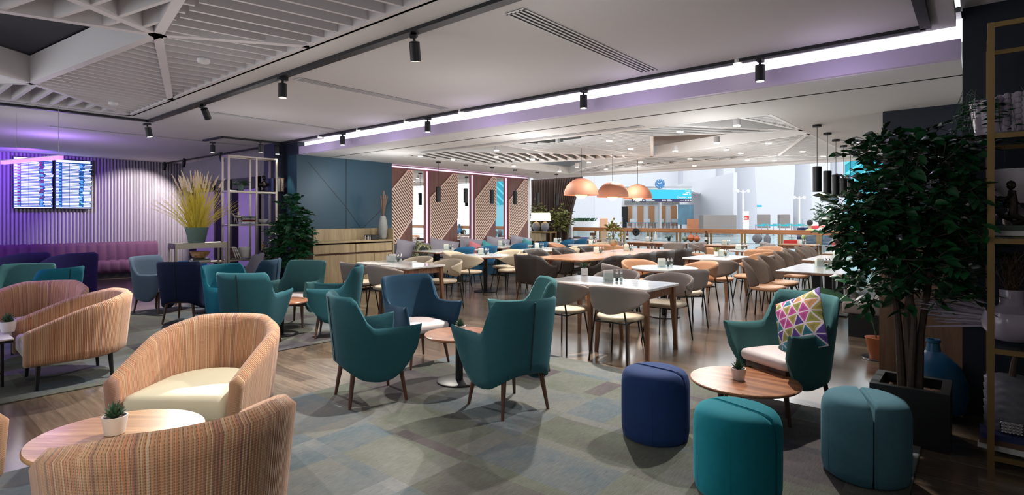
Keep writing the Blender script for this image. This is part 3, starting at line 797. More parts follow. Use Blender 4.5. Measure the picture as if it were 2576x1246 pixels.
def mk_caddy():
    t = thing('condiment_caddy', '', 'condiment set')
    MB().rbox((-.03, 0, .04), (.11, .07, .08), .006, 2).build('holder', M_glass, t)
    MB().rbox((-.035, 0, .055), (.085, .05, .10), .004, 1).build('napkins', M_paper, t)
    for x, m in ((.045, M_blackmat), (.085, M_paper)):
        sh = MB().lathe([(.019, 0), (.019, .05), (.013, .062), (.013, .075)], (x, .0, 0), 12).build('mill', M_glass, t)
        MB().cyl((x, 0, .004), .014, .035, 10).build('filling', m, sh)
        MB().lathe([(.0145, .072), (.016, .085), (.01, .095), (.006, .105), (.001, .11)], (x, 0, 0), 12).build('lid', M_chrome, sh)
    return t
def mk_rtab():
    t = thing('round_pedestal_table', '', 'table')
    MB().cyl((0, 0, .722), .49, .018, 48).build('tabletop', M_marble, t)
    MB().cyl((0, 0, .704), .488, .018, 48).build('edge', M_walnut, t)
    MB().cyl((0, 0, .01), .04, .7, 20).build('column', M_black, t); MB().lathe([(.235, 0), (.235, .012), (.2, .018), (.04, .022)], n=40).build('base', M_black, t)
    return t
def mk_sq4(w=.69, d=.78, h=.75, top=M_marble, name='four_leg_table'):
    t = thing(name, '', 'table')
    mb = MB(); rc = .04
    def rr(q):
        o = []
        for cx, cy_, a0 in ((w/2-rc, d/2-rc, 0), (-w/2+rc, d/2-rc, PI/2), (-w/2+rc, -d/2+rc, PI), (w/2-rc, -d/2+rc, 3*PI/2)):
            for i in range(6): a = a0+PI/2*i/5; o.append((cx+(rc-q)*math.cos(a), cy_+(rc-q)*math.sin(a)))
        return o
    mb.loft([[(x, y, z) for x, y in rr(q)] for q, z in ((.006, h-.028), (0, h-.022), (0, h-.006), (.005, h))]); mb.build('tabletop', top, t)
    a = MB()
    for sy in (-1, 1): a.box((0, sy*(d/2-.07), h-.075), (w-.14, .022, .09))
    for sx in (-1, 1): a.box((sx*(w/2-.07), 0, h-.075), (.022, d-.14, .09))
    a.build('apron', M_tleg, t, smooth=False)
    for sx in (-1, 1):
        for sy in (-1, 1):
            x, y = sx*(w/2-.065), sy*(d/2-.065)
            def q(r, z, o): return [(x+sx*o-r, y+sy*o-r, z), (x+sx*o+r, y+sy*o-r, z), (x+sx*o+r, y+sy*o+r, z), (x+sx*o-r, y+sy*o+r, z)]
            MB().loft([q(.016, 0, .03), q(.027, h-.15, .003), q(.028, h-.03, 0)]).build('leg', M_tleg, t)
    return t
def mk_pendant():
    t = thing('cylinder_pendant', '', 'pendant lamp')
    MB().cyl((0, 0, -.03), .055, .03, 24).build('canopy', M_black, t)
    MB().tube([(0, 0, -.03), (0, 0, -.56)], .004, 5).build('cord', M_blackmat, t)
    MB().lathe([(.0, -.56), (.045, -.56), (.055, -.565), (.055, -.90), (.05, -.90), (.048, -.8), (.0, -.8)], n=24).build('shade', M_black, t)
    return t
def mk_down():
    t = thing('ceiling_downlight', '', 'downlight')
    MB().lathe([(.05, .1), (.05, 0), (.042, 0), (.04, .02), (.0, .02)], n=18).build('can', M_white, t); MB().cyl((0, 0, -.012), .046, .02, 16).build('lens', M_bulb, t)
    return t
def mk_bottle():
    t = thing('glass_bottle', '', 'bottle')
    MB().lathe([(.036, 0), (.038, .01), (.038, .17), (.03, .2), (.014, .23), (.013, .29), (.016, .29), (.016, .305), (.001, .305)], n=16).build('body', M_bottle, t)
    MB().cyl((0, 0, .05), .039, .08, 16).build('paper_label', M_paper, t)
    return t
def mk_book():
    t = thing('hardback_book', '', 'book')
    MB().box((0, 0, .015), (.24, .17, .024)).build('pages', M_paper, t, smooth=False)
    b = MB(); b.box((0, 0, .0015), (.25, .18, .003)).box((0, 0, .0285), (.25, .18, .003)).box((0, -.0895, .015), (.25, .003, .03)); b.build('cover', M_bluebook, t, smooth=False)
    return t
arm, barrel, violet, dining, blue, beetle, tubch, pouf, tubpouf, succ, caddy, rtab, sq4, pendant, downlight, bottle, book = map(Kind, (mk_arm, mk_barrel, mk_violet, mk_dining, mk_blue, mk_beetle, mk_tubch, mk_pouf, mk_tubpouf, mk_succ, mk_caddy, mk_rtab, mk_sq4, mk_pendant, mk_down, mk_bottle, mk_book))
# ---- greenery
def leaf(mb, p, d, L, W, r_, droop=.25):
    """one leaf: a folded blade of eight points starting at p along d"""
    d = Vector(d).normalized(); s = d.cross(Vector((0, 0, 1)));
    if s.length < .05: s = Vector((1, 0, 0))
    s.normalize(); s = (Matrix.Rotation(r_.uniform(-.9, .9), 3, d) @ s); n = s.cross(d)
    vs = []
    for f, wv in ((0, .06), (.3, .85), (.6, 1), (.85, .5), (1, .03)):
        c = Vector(p)+d*L*f+Vector((0, 0, -droop*L*f*f))
        vs += [tuple(c-s*W*wv/2+n*W*.12*wv), tuple(c), tuple(c+s*W*wv/2+n*W*.12*wv)]
    fs = []
    for i in range(4):
        a = i*3; fs += [(a, a+1, a+4, a+3), (a+1, a+2, a+5, a+4)]
    mb.add(vs, fs)
def bushy(name, label, cat, loc, stems, crown, nleaf, L, W, lm, pot=None, seed=1, bark=M_bark, group=None, droop=.25):
    """stems: list of polylines; crown: list of (centre, radii, share)"""
    r_ = random.Random(seed); t = thing(name, label, cat, loc, 0, group)
    for s in stems: MB().tube(s[0], s[1], 8, s[2]).build('stem', bark, t)
    mb = MB(); br = MB()
    for c, rd_, share in crown:
        n = int(nleaf*share); k = 0
        while k < n:
            u = Vector((r_.gauss(0, 1), r_.gauss(0, 1), r_.gauss(0, 1))).normalized(); q = r_.random()**.45
            p = Vector(c)+Vector((u.x*rd_[0]*q, u.y*rd_[1]*q, u.z*rd_[2]*q))
            d = Vector((u.x+r_.gauss(0, .5), u.y+r_.gauss(0, .5), u.z*.4+r_.gauss(0, .45)))
            m = r_.randint(3, 6); e = p+d.normalized()*L*1.6
            if q > .5: br.tube([tuple(p-d.normalized()*L*.8), tuple(p+d.normalized()*L*m*.22)], .0025, 4)
            for j in range(m):
                a = Vector(d).normalized(); side = a.cross(Vector((0, 0, 1))).normalized()*(1 if j % 2 else -1)
                leaf(mb, p+a*L*.25*j, a*.7+side*.8+Vector((0, 0, r_.uniform(-.2, .5))), L*r_.uniform(.75, 1.15), W*r_.uniform(.8, 1.15), r_, droop)
            k += m
    mb.build('foliage', lm, t, 60); br.build('twigs', bark, t)
    return t
# ======== things in their places
def H(deg): return rad(deg-90)
SW = dict
def A(x, y, h, lab, m=None, g='upholstered wing armchairs of the lounge', sc=None):
    sw = {'teal_velvet': m} if m else None
    return arm((x, y, ZF), H(h), lab, g, sw, sc)
ZF = .012
# around the near round table
A(-3.85, 2.70, 72, 'teal armchair with pale seat left of the round walnut table, its side to the camera')
A(-4.43, 3.70, -8, 'blue teal armchair with pale pink seat behind the round walnut table, facing it', M_bluef)
A(-2.81, 3.28, 166, 'teal armchair seen from behind with a vertical back seam, right of the round walnut table')
A(-3.47, 4.27, 228, 'green teal armchair turned sideways beside the near white marble tables', M_tealg)
# second group
A(-6.42, 2.9, 127, 'teal armchair with its back to the camera, left of the second round table')
A(-8.69, 2.99, 135, 'navy armchair with black legs, its back to the camera', M_navyf)
A(-9.95, 3.0, 30, 'slate blue armchair left of the navy armchair, facing right', M_slatef)
A(-7.35, 3.08, 15, 'cyan armchair squeezed between the navy and the teal armchair', M_cyan)
A(-9.5, 4.15, 235, 'grey armchair in front of the tall metal bookcase', M_greyf)
A(-8.15, 3.75, 220, 'dark blue armchair in profile beside the leafy potted tree', M_bluef)
A(-7.24, 3.92, -62, 'green teal armchair with pale seat, facing the camera by the second round table', M_tealg)
A(-6.22, 3.9, 232, 'bright teal armchair in profile behind the blue teal one, wood legs', M_teal)
# far left
A(-9.45, 1.3, -30, 'light green armchair at the left edge, facing right', M_tealg)
A(-8.75, 1.45, 213, 'deep teal armchair in profile behind the striped tub chairs', M_cyan)
A(-1.16, 4.75, 241, 'green teal armchair holding a triangle print cushion behind the oval table', M_tealg)
# striped tub chairs
g = 'orange striped tub chairs'
def BR(x, y, h, lab): return barrel((x, y, ZF), H(h), lab, g)
BR(-3.92, 1.48, -50, 'orange striped tub chair with cream seat facing the camera behind the walnut table')
BR(-2.45, .81, 176, 'orange striped tub chair seen from behind in the foreground')
BR(-6.47, 1.27, -92, 'orange striped tub chair seen from the side beside the white topped table')
BR(-7.62, 1.18, -28, 'orange striped tub chair farthest back, behind the side-on one')
BR(-3.77, -.09, 30, 'striped tub chair mostly cut off by the left edge, only arm and cream seat showing')
violet((-13.2, 1.86), H(205), 'dark violet tub chair with its back to the camera, at the left edge')
violet((-12.5, 2.42), H(200), 'violet and blue tub chair with its back to the camera before the banquette')
# poufs
g = 'split top poufs on the carpet'
pouf((-1.68, 3.49, ZF), rad(84), 'navy blue split top pouf left of the oval table', g)
pouf((-1.0, 3.07, ZF), rad(73), 'bright teal split top pouf in front of the oval table', g, SW(pouf_navy=M_pteal))
pouf((-.5, 3.76, ZF), rad(18), 'grey teal split top pouf beside the black planter', g, SW(pouf_navy=M_pgrey))
tubpouf((-15.1, 4.55), rad(20), 'violet blue ottoman at the end of the plum banquette')
tubpouf((-14.9, 5.25), rad(5), 'bright blue ottoman behind the metal console', None, SW(pouf_violet=M_pteal))
# lounge tables
def lounge_table(c, r, h, top, lab):
    t = thing('lounge_table', lab, 'table', (*c, ZF))
    MB().lathe([(r-.006, h-.022), (r, h-.016), (r, h-.004), (r-.004, h)], n=48).build('tabletop', top, t)
    MB().cyl((0, 0, .01), .034, h-.03, 20).build('column', M_black, t); MB().lathe([(.205, 0), (.205, .012), (.19, .018), (.03, .02)], n=40).build('base', M_black, t)
lounge_table((-3.6, 3.50), .315, .435, M_walnut, 'round walnut lounge table on a black column between the teal armchairs')
lounge_table((-6.76, 3.43), .33, .435, M_walnut, 'round walnut lounge table in the second armchair group')
lounge_table((-9.3, 3.5), .3, .43, M_walnut, 'round lounge table almost hidden behind the navy armchair')
t = thing('coffee_table', 'low oval walnut coffee table on dark tapered legs before the cushion armchair', 'table', (-1.31, 4.18, ZF))
MB().lathe([(.37, .275), (.38, .283), (.38, .293), (.375, .298)], n=56).build('tabletop', M_walnut, t)
for a in (14, 134, 254): MB().tube([(.27*math.cos(rad(a)), .27*math.sin(rad(a)), .276), (.3*math.cos(rad(a)), .3*math.sin(rad(a)), 0)], .02, 10, .012).build('leg', M_leg, t)
t = thing('coffee_table', 'low oval striped walnut table between the cream seated tub chair and the foreground chair', 'table', (-3.30, .83, ZF), TH)
MB().lathe([(.36, .372), (.37, .38), (.37, .393), (.365, .4)], n=60, sx=1.05, sy=.97).build('tabletop', M_walnut2, t)
MB().cyl((0, 0, .01), .034, .365, 20).build('column', M_black, t); MB().cyl((0, 0, 0), .2, .014, 40).build('base', M_black, t)
t = thing('side_table', 'white topped table on thin black metal legs at the left edge', 'table', (-6.75, .4, ZF))
MB().rbox((0, 0, .45), (.95, .85, .016), .006, 2).build('tabletop', M_marble, t); MB().rbox((0, 0, .432), (.95, .85, .018), .004, 1).build('rim', M_black, t)
for sx in (-1, 1):
    for sy in (-1, 1): MB().box((sx*.2, sy*.38, .213), (.022, .022, .426)).build('leg', M_black, t, smooth=False)
b = MB()
for sx in (-1, 1): b.box((sx*.2, 0, .12), (.018, .76, .018))
b.box((0, .38, .12), (.4, .018, .018)); b.build('brace', M_black, t, smooth=False)
t = thing('side_table', 'white topped table glowing violet beside the light green armchair', 'table', (-9.3, .4, ZF))
MB().rbox((0, 0, .44), (.8, .8, .02), .006, 2).build('tabletop', M_marble, t); MB().cyl((0, 0, 0), .03, .43).build('column', M_black, t); MB().cyl((0, 0, 0), .2, .015, 30).build('base', M_black, t)
succ(az(1157, 843, .447), 0, 'small succulent in a white pot on the round walnut table', 'potted succulents')
succ((-1.34, 4.15, .31), 2, 'small succulent in a white marbled pot on the oval walnut table', 'potted succulents')
succ(az(289, 1092, .412), 1, 'green succulent in a white pot on the striped walnut table', 'potted succulents', None, 1.08)
succ(az(20, 836, .47), .5, 'green succulent in a white bowl on the white topped table at the left edge', 'potted succulents', None, 1.15)
# ---- dining side
gt = 'white marble tables with wooden legs'
sq4((-3.645, 5.66), 0, 'white marble table with wooden legs carrying the small aloe, near row', gt)
sq4((-2.95, 5.66), 0, 'white marble table with wooden legs nearest the poufs, near row', gt)
sq4((-7.63, 5.72), 0, 'white marble table nearest the oak sideboard', gt)
sq4((-6.82, 5.62), 0, 'white marble table joined to the one by the oak sideboard, closer to the camera', gt)
sq4((-7.9, 10.5), 0, 'white marble table with tapered legs between the blue chairs and the long wooden table', gt, None, (1.25, 1.6, 1))
sq4((-3.82, 10.55), 0, 'white marble table with tan legs right of the round table', gt, None, (1.25, 1.6, 1))
sqb = Kind(lambda: mk_sq4(.8, .8, .75, M_longwood, 'wooden_dining_table'))
gt = 'wooden tables near the railing'
sqb((-10.15, 15.9), 0, 'wooden table before the railing nearest the potted trees', gt)
sqb((-7.9, 15.6), 0, 'wooden table before the railing behind the long table', gt)
sqb((-7.0, 15.6), 0, 'wooden table before the railing, right one of the joined pair', gt)
sqb((-5.3, 15.4), 0, 'wooden table before the railing below the orange flasks', gt, None, (1.2, 1.1, 1))
sqb((-3.85, 17.1), 0, 'wooden table before the railing beside the red box', gt, None, (1.15, .9, 1)); sqb.done()
rtab((-3.64, 7.87), 0, 'round marble pedestal table behind the near row of tables'); rtab((-7.64, 8.17), 0, 'round marble pedestal table ringed by cream chairs left of the long table')
rtab((-8.42, 13.1), 0, 'round pedestal table near the potted trees, beyond the long table'); rtab((-4.1, 13.5), 0, 'round pedestal table far right behind the tan legged table')
t = thing('long_dining_table', 'long wooden dining table with rounded corners below the copper dome lamps', 'table', (-5.9, 10.2))
def rrect(w, d, rc, q=0):
    o = []
    for cx, cy_, a0 in ((w/2-rc, d/2-rc, 0), (-w/2+rc, d/2-rc, PI/2), (-w/2+rc, -d/2+rc, PI), (w/2-rc, -d/2+rc, 3*PI/2)):
        for i in range(8): a = a0+PI/2*i/7; o.append((cx+(rc-q)*math.cos(a), cy_+(rc-q)*math.sin(a)))
    return o
MB().loft([[(x, y, z) for x, y in rrect(1.15, 4.1, .16, q)] for q, z in ((.05, .7), (.0, .722), (0, .742), (.006, .75))]).build('tabletop', M_longwood, t)
for sx in (-1, 1):
    for sy in (-1, 1): MB().tube([(sx*.42, sy*1.6, .71), (sx*.46, sy*1.7, 0)], .05, 14, .026).build('leg', M_longwood, t)
# dining chairs: (x, y, heading, label, colours)
TP = None; BG = {'taupe_leather': M_beige}; PC = {'taupe_leather': M_taupe, 'beige_leather': M_peach}; PP = {'taupe_leather': M_peach, 'beige_leather': M_peach}
gd = 'curved back dining chairs'
for x, y, h, lab, sw in (
    (-2.9, 5.17, 92, 'taupe chair nearest the camera at the near marble tables', None),
    (-3.62, 5.19, 88, 'taupe chair half hidden by the teal armchair at the near marble tables', None),
    (-2.9, 6.33, -92, 'chair across the near marble table, facing the camera beside the table corner', None),
    (-3.62, 6.35, -90, 'chair behind the small aloe, facing the camera across the near tables', None),
    (-3.12, 7.42, 135, 'taupe chair drawn up at the near right of the round table behind', None),
    (-4.1, 7.4, 45, 'taupe chair at the near left of the round table behind', None),
    (-4.22, 8.25, -30, 'tan chair at the far left of the round table behind', PP),
    (-3.38, 8.52, -125, 'tan chair at the far right of the round table behind', PP),
    (-3.37, 9.4, 100, 'taupe chair with tan seat at the corner of the tan legged table', PC),
    (-7.55, 5.13, 80, 'taupe chair at the sideboard end of the joined marble tables', None),
    (-6.78, 5.1, 84, 'taupe chair beside the sideboard chair at the joined marble tables', None),
    (-6.75, 6.2, -95, 'beige chair behind the joined marble tables, under the corner', BG),
    (-7.6, 6.3, -90, 'chair peeping over the far side of the joined marble tables', BG),
    (-7.5, 7.52, 100, 'cream chair nearest the camera at the round table ringed by cream chairs', BG),
    (-8.22, 7.95, 20, 'cream chair on the left of the round table ringed by cream chairs', BG),
    (-7.05, 8.3, 190, 'cream chair seen side-on, right of the round table ringed by cream chairs', BG),
    (-7.65, 8.8, -90, 'cream chair on the far side of the round table ringed by cream chairs', BG),
    (-7.9, 9.6, 84, 'olive beige chair at the near side of the marble table by the blue chairs', BG),
    (-7.2, 10.4, 175, 'olive beige chair at the right side of the marble table by the blue chairs', BG),
    (-7.6, 11.5, 262, 'pale chair behind the marble table by the blue chairs', BG),
    (-7.95, 12.75, 150, 'tan chair at the right of the round table beyond the long table', PP),
    (-8.85, 12.45, 15, 'light tan chair turned sideways beyond the long table', PP),
    (-8.3, 13.7, -100, 'pale chair on the far side of the round table near the potted trees', BG),
    (-7.3, 12.75, 95, 'tan chair behind the long table below the flower glass', PP),
    (-9.35, 15.9, 180, 'taupe chair right of the railing table nearest the trees', None),
    (-8.6, 15.2, 0, 'taupe chair left of the railing table behind the long table', PC),
    (-6.65, 15.0, 135, 'taupe chair before the railing, its back to the tan glass posts', None),
    (-6.3, 15.7, 180, 'taupe chair at the right end of the joined railing tables', None),
    (-6.0, 15.3, 0, 'brown chair left of the railing table below the orange flasks', PC),
    (-4.45, 15.7, 180, 'grey chair right of the railing table below the orange flasks', None),
    (-4.65, 13.1, 30, 'tan chair at the left of the far right round table', PP),
    (-3.75, 13.0, 115, 'tan chair close to the small yellow plant at the far right round table', PP),
    (-3.85, 14.1, -100, 'tan chair behind the far right round table', PP),
    (-3.45, 12.2, 160, 'peach chair standing free between the round table and the window row', PP),
    (-3.15, 11.1, 185, 'taupe chair at the right side of the tan legged tables', PC),
    (-3.1, 10.2, 180, 'tan chair with dark seat frame right of the tan legged table', PP),
    (-4.45, 16.6, 5, 'pale chair left of the railing table beside the red box', None),
    (-3.0, 17.0, 175, 'taupe chair right of the railing table beside the red box', None)):
    dining((x, y), H(h), lab, gd, sw)
gb = 'blue velvet chairs along the banquette'
for x, y, h, lab in (
    (-8.75, 8.55, 170, 'blue velvet chair nearest the oak sideboard'), (-8.75, 9.3, 175, 'blue velvet chair second from the oak sideboard'),
    (-9.0, 10.75, 172, 'blue velvet chair in the middle of the banquette tables'), (-9.0, 11.6, 178, 'blue velvet chair fourth from the oak sideboard'),
    (-9.3, 13.3, 175, 'blue velvet chair fifth from the oak sideboard'), (-9.35, 14.1, 175, 'blue velvet chair nearest the potted trees')):
    blue((x, y), H(h), lab, gb)
gs = 'grey shell chairs along the right row'
for i, (x, y) in enumerate(((-2.42, 8.75), (-2.42, 9.55), (-2.55, 10.95), (-2.6, 11.8), (-2.7, 13.1), (-2.75, 13.95))):
    beetle((x, y), H(-2+i), ['grey shell chair with tan seat nearest the camera in the right row', 'grey shell chair second in the right row', 'grey shell chair third in the right row', 'grey shell chair fourth in the right row', 'grey shell chair fifth in the right row', 'grey shell chair last in the right row'][i], gs)
gs = 'dark leather chairs at the long table'
for x, y, h, lab in ((-6.2, 7.9, 80, 'charcoal leather chair at the near head of the long table'), (-5.05, 8.75, 178, 'charcoal leather chair nearest the camera on the right side of the long table'),
    (-5.05, 9.75, 182, 'brown leather chair second along the right side of the long table'), (-5.05, 10.6, 178, 'brown leather chair third along the right side of the long table'), (-5.05, 11.5, 180, 'brown leather chair at the far end of the right side of the long table'),
    (-6.8, 8.9, 0, 'dark leather chair on the left side of the long table, nearest the camera'), (-6.8, 9.9, 2, 'dark leather chair in the middle of the left side of the long table'), (-6.8, 10.9, -2, 'dark leather chair at the far left side of the long table')):
    tubch((x, y), H(h), lab, gs)
# banquette tables on double black columns
def coltable(c, w, d, lab, top=M_marble):
    t = thing('column_table', lab, 'table', c)
    MB().rbox((0, 0, .742), (w, d, .016), .005, 1).build('tabletop', top, t); MB().rbox((0, 0, .722), (w, d, .024), .003, 1).build('edge', M_tleg, t)
    for sy in (-.2, .2):
        MB().box((0, sy*d/.8, .36), (.1, .1, .7)).build('column', M_black, t, smooth=False); MB().rbox((0, sy*d/.8, .012), (.5, .16, .024), .006, 1).build('foot', M_black, t)
coltable((-9.35, 8.75), .8, 1.5, 'marble table before the dotted cushion on the banquette')
coltable((-9.5, 11.1), .8, 1.6, 'marble table in the middle of the banquette')
coltable((-9.75, 13.6), .8, 1.3, 'marble table at the far end of the banquette')
coltable((-1.75, 9.2), .9, 1.6, 'marble table on black columns nearest the wooden partition'); coltable((-1.98, 11.6), .85, 1.5, 'marble table second along the right bench'); coltable((-2.1, 13.8), .85, 1.3, 'marble table farthest along the right bench')
# caddies
gc = 'condiment caddies on the tables'
for px, py, z, lab in ((1540, 708, .75, 'glass caddy with napkins and mills on the nearest marble table'), (993, 659, .75, 'white napkin caddy on the marble tables by the oak sideboard'), (1672, 672, .74, 'napkin caddy on the round marble table'),
    (1215, 641, .74, 'napkin caddy on the round table ringed by cream chairs'), (1127, 628, .75, 'napkin caddy on the banquette table before the dotted cushion'), (1262, 618, .75, 'napkin caddy on the middle banquette table'), (1355, 625, .75, 'napkin caddy on the marble table by the blue chairs'),
    (1505, 637, .75, 'glass caddy on the long table left of the flower glass'), (1580, 630, .75, 'glass caddy on the long table right of the flower glass'), (1818, 645, .75, 'glass caddy on the tan legged table beside the small yellow plant'), (1862, 629, .74, 'glass caddy on the far right round table'),
    (2068, 672, .75, 'glass caddy on the nearest table of the right bench row'), (2110, 650, .75, 'glass caddy on the second table of the right bench row'), (1490, 617, .74, 'glass caddy on the round table near the potted trees'), ((-5.3, 15.35), 0, .75, 'glass caddy on the railing table below the orange flasks'),
    ((-9.75, 13.6), 0, .75, 'napkin caddy on the far banquette table'), ((-3.8, 17.1), 0, .75, 'glass caddy on the railing table by the red box'), (1490, 603, .75, 'glass caddy on the railing table nearest the trees'), (1632, 608, .75, 'glass caddy on the joined railing tables')):
    p = az(px, py, z+.001) if not isinstance(px, tuple) else (*px, z+.001); caddy(p, TH, lab, gc, None, 1.25)
# aloe and yellow plants on tables
def spiky(loc, lab, m, h=.13, n=16, pr=.045):
    t = thing('table_plant', lab, 'plant', loc)
    MB().lathe([(pr*.8, 0), (pr, .005), (pr, .09), (pr*.85, .09), (pr*.8, .08), (0, .08)], n=16).build('pot', M_whitepot, t)
    b = MB(); r_ = random.Random(3)
    for i in range(n):
        a = i*2.4; leaf(b, (0, 0, .085), (math.cos(a)*.8, math.sin(a)*.8, r_.uniform(.6, 1.4)), h*r_.uniform(.8, 1.1), .018, r_, .1)
    b.build('leaves', m, t); return t
spiky(az(1470, 693, .752), 'small spiky aloe in a white pot on the near marble table', M_leaf)
spiky(az(1802, 645, .752), 'small yellow green plant on the tan legged marble table', M_leafy); spiky(az(978, 657, .752), 'small plant in a glass cup on the table by the oak sideboard', M_leaf, .07, 10)
# pendants
gp = 'cylinder pendants along the mirror wall'
for i, y in enumerate((8.27, 9.13, 10.04, 10.93, 11.87, 12.77)):
    pendant((-9.17, y, ZL), 0, ['black cylinder pendant nearest the navy wall', 'black cylinder pendant second from the navy wall', 'black cylinder pendant third from the navy wall', 'black cylinder pendant fourth from the navy wall', 'black cylinder pendant before the curtain, fifth from the navy wall', 'black cylinder pendant sixth from the navy wall, over the plants'][i], gp)
    pendant((-1.65-.04*i, (8.29, 9.17, 10.04, 10.95, 11.87, 12.76)[i], ZL), 0, ['dark cylinder pendant nearest the navy corner in the right row', 'dark cylinder pendant second in the right row', 'dark cylinder pendant third in the right row', 'dark cylinder pendant fourth in the right row', 'dark cylinder pendant fifth in the right row', 'dark cylinder pendant last in the right row'][i], 'cylinder pendants above the right bench')
def dome(px, pyt, pyb, y0, lab):
    p = ay(px, pyb, y0); pt = ay(px, pyt, y0); r = .31; t = thing('dome_pendant', lab, 'pendant lamp', (p[0], p[1], p[2]), 0, 'copper dome lamps over the long table')
    o = [(r*math.cos(rad(a)), r*.98*math.sin(rad(a))) for a in range(0, 90, 6)]+[(.012, r*.99)]
    MB().lathe([(q*.985, z-.004) for q, z in o[::-1]]+o, n=40).build('shade', M_dome, t)
    MB().ball((0, 0, .05), .12, 18).build('bulb', M_shade, t); MB().tube([(0, 0, r), (0, 0, ZL+.1-p[2])], .005, 5).build('cord', M_blackmat, t)
dome(1462, 0, 491, 8.35, 'copper dome lamp on the left, nearest the camera'); dome(1541, 0, 496, 9.55, 'copper dome lamp in the middle of the three'); dome(1604, 0, 499, 10.85, 'copper dome lamp on the right, farthest of the three')
# downlights in the far raft
Z5 = lambda x, y: (1400+x/5.152, 260+y/5.152)
Z4 = lambda x, y: (940+x/5.417, 240+y/5.417)
Z6 = lambda x, y: (1800+x/5.855, 260+y/5.855)
dl = [Z5(*q) for q in ((683, 485), (960, 590), (420, 765), (262, 825), (38, 880), (640, 857), (1057, 818), (1088, 762), (1538, 618), (1600, 367), (2078, 512), (1728, 720), (1786, 808), (2200, 600), (2337, 286), (2388, 646), (2475, 735))]+[Z4(*q) for q in ((637, 832), (1083, 875), (1673, 748), (1672, 838), (2168, 868), (1908, 962))]+[Z6(*q) for q in ((780, 587), (1282, 708), (1587, 780), (868, 842))]
for i, q in enumerate(dl):
    p = az(q[0], q[1], ZL+.0); downlight((p[0], p[1], ZL+.0), 0, 'small round white downlight glowing in the slatted ceiling over the dining tables', 'downlights in the slatted dining ceiling')
for i, q in enumerate(((798, 340), (893, 322), (1013, 300), (1153, 275), (1855, 150))):
    p = az(q[0], q[1], ZC); downlight((p[0], 5.36, ZC-.035), 0, ['small glowing spot on the cove track at the bar end', 'small glowing spot second along the cove track', 'small glowing spot third along the cove track', 'small glowing spot fourth along the cove track, above the middle spotlight', 'small glowing spot on the cove track near its right end'][i], 'glowing insets in the cove track', None, .8)
for q, lab in (((512, 155), 'smoke detector hanging below the slats near the middle of the raft'), ((285, 262), 'smoke detector hanging below the slats near the fluted wall end of the raft')):
    p = az(q[0], q[1], ZC-.03); t = thing('smoke_detector', lab, 'smoke detector', (p[0], p[1], ZC-.03)); MB().lathe([(.03, -.02), (.05, -.012), (.055, .0), (.055, .02), (.001, .02)], n=20).build('sensor', M_white, t); MB().cyl((0, 0, .02), .012, .2, 8).build('stem', M_white, t)
# spot heads
spotlight(1040, 80, 'track spotlight tilted towards the camera side, nearest the big diffuser', y=2.83, aim=(-3.4, 1.2, 0), w=62, ang=60, tilt=.45, rz=TH)
spotlight(711, 190, 'track spotlight pointing straight down right of the slatted raft', y=2.83, aim=(-6.0, 2.6, 0), w=90)
spotlight(507, 258, 'bright starry track spotlight aimed at the camera on the raft track', y=2.83, aim=(-4.3, 1.5, 0), w=110, ang=62, tilt=.7, rz=TH)
spotlight(368, 302, 'track spotlight at the corner of the raft track', y=2.83, aim=(-9.6, 2.2, 0), w=60, tilt=.2)
spotlight(1912, 142, 'track spotlight at the right end of the cove track', y=5.34, aim=(-1.6, 4.1, 0), w=70)
spotlight(1468, 220, 'track spotlight in the middle of the cove track', y=5.34, aim=(-3.2, 3.6, 0), w=110, ang=75)
spotlight(1076, 290, 'track spotlight left of the middle on the cove track', y=5.34, aim=(-5.2, 4.0, 0), w=80, ang=75)
spotlight(862, 331, 'track spotlight over the bar end of the cove track', y=5.34, aim=(-7.3, 4., 0), w=80, ang=70)
spotlight(698, 357, 'track spotlight at the navy pillar', y=5.28, aim=(-10.55, 5.29, 1.2), w=12, ang=60)
spotlight(655, 372, 'track spotlight on the short angled track, tilted right', y=4.9, aim=(-10.8, 4.8, .8), w=0, tilt=.2, rz=1.)
spotlight(535, 352, 'track spotlight on the short angled track, left one', x=-11.3, aim=(-12., 4., 0), w=0)
spotlight(553, 390, 'small track spotlight tilted down over the straw grass pot', y=5.2, aim=(-10.8, 3.7, 1.3), w=70, ang=50, tilt=.4, rz=.6)
spotlight(465, 404, 'glowing track spotlight near the corner of the fluted wall', y=5.2, aim=(-16.9, 4.6, 1.5), w=100, ang=75, tilt=.5, rz=1.57)
spotlight(416, 408, 'track spotlight in the corner of the fluted wall', y=5.2, aim=(-16.9, 4.9, 1.3), w=8, ang=60, tilt=.5, rz=1.57)
# ======== lamps of the room and added fill lights
def lamp(kind, loc, e, col, size=.1, aim=None, sy=None, ang=90):
    l = bpy.data.lights.new('lamp', kind); l.energy = e; l.color = col; l.shadow_soft_size = size
    if kind == 'SPOT': l.spot_size = rad(ang); l.spot_blend = .6
    o = bpy.data.objects.new('lamp', l); C.objects.link(o); o.location = loc
    if aim: o.rotation_euler = (Vector(aim)-Vector(loc)).to_track_quat('-Z', 'Y').to_euler()
    return o
# dining downlights
for x, y in ((-8., 8.), (-6.4, 8.), (-4.6, 8.2), (-2.8, 8.2), (-7.6, 10.), (-5.6, 10.), (-3.4, 10.2), (-8., 12.), (-5.4, 12.2), (-3., 12.2)):
    lamp('SPOT', (x, y, 2.72), 125, (1, .94, .86), .05, (x, y, 0), None, 140)
for x, y in ((-5.5, 8.35), (-5.5, 9.55), (-5.5, 10.85)): lamp('POINT', (x, y, 1.62), 12, (1, .8, .6), .08)
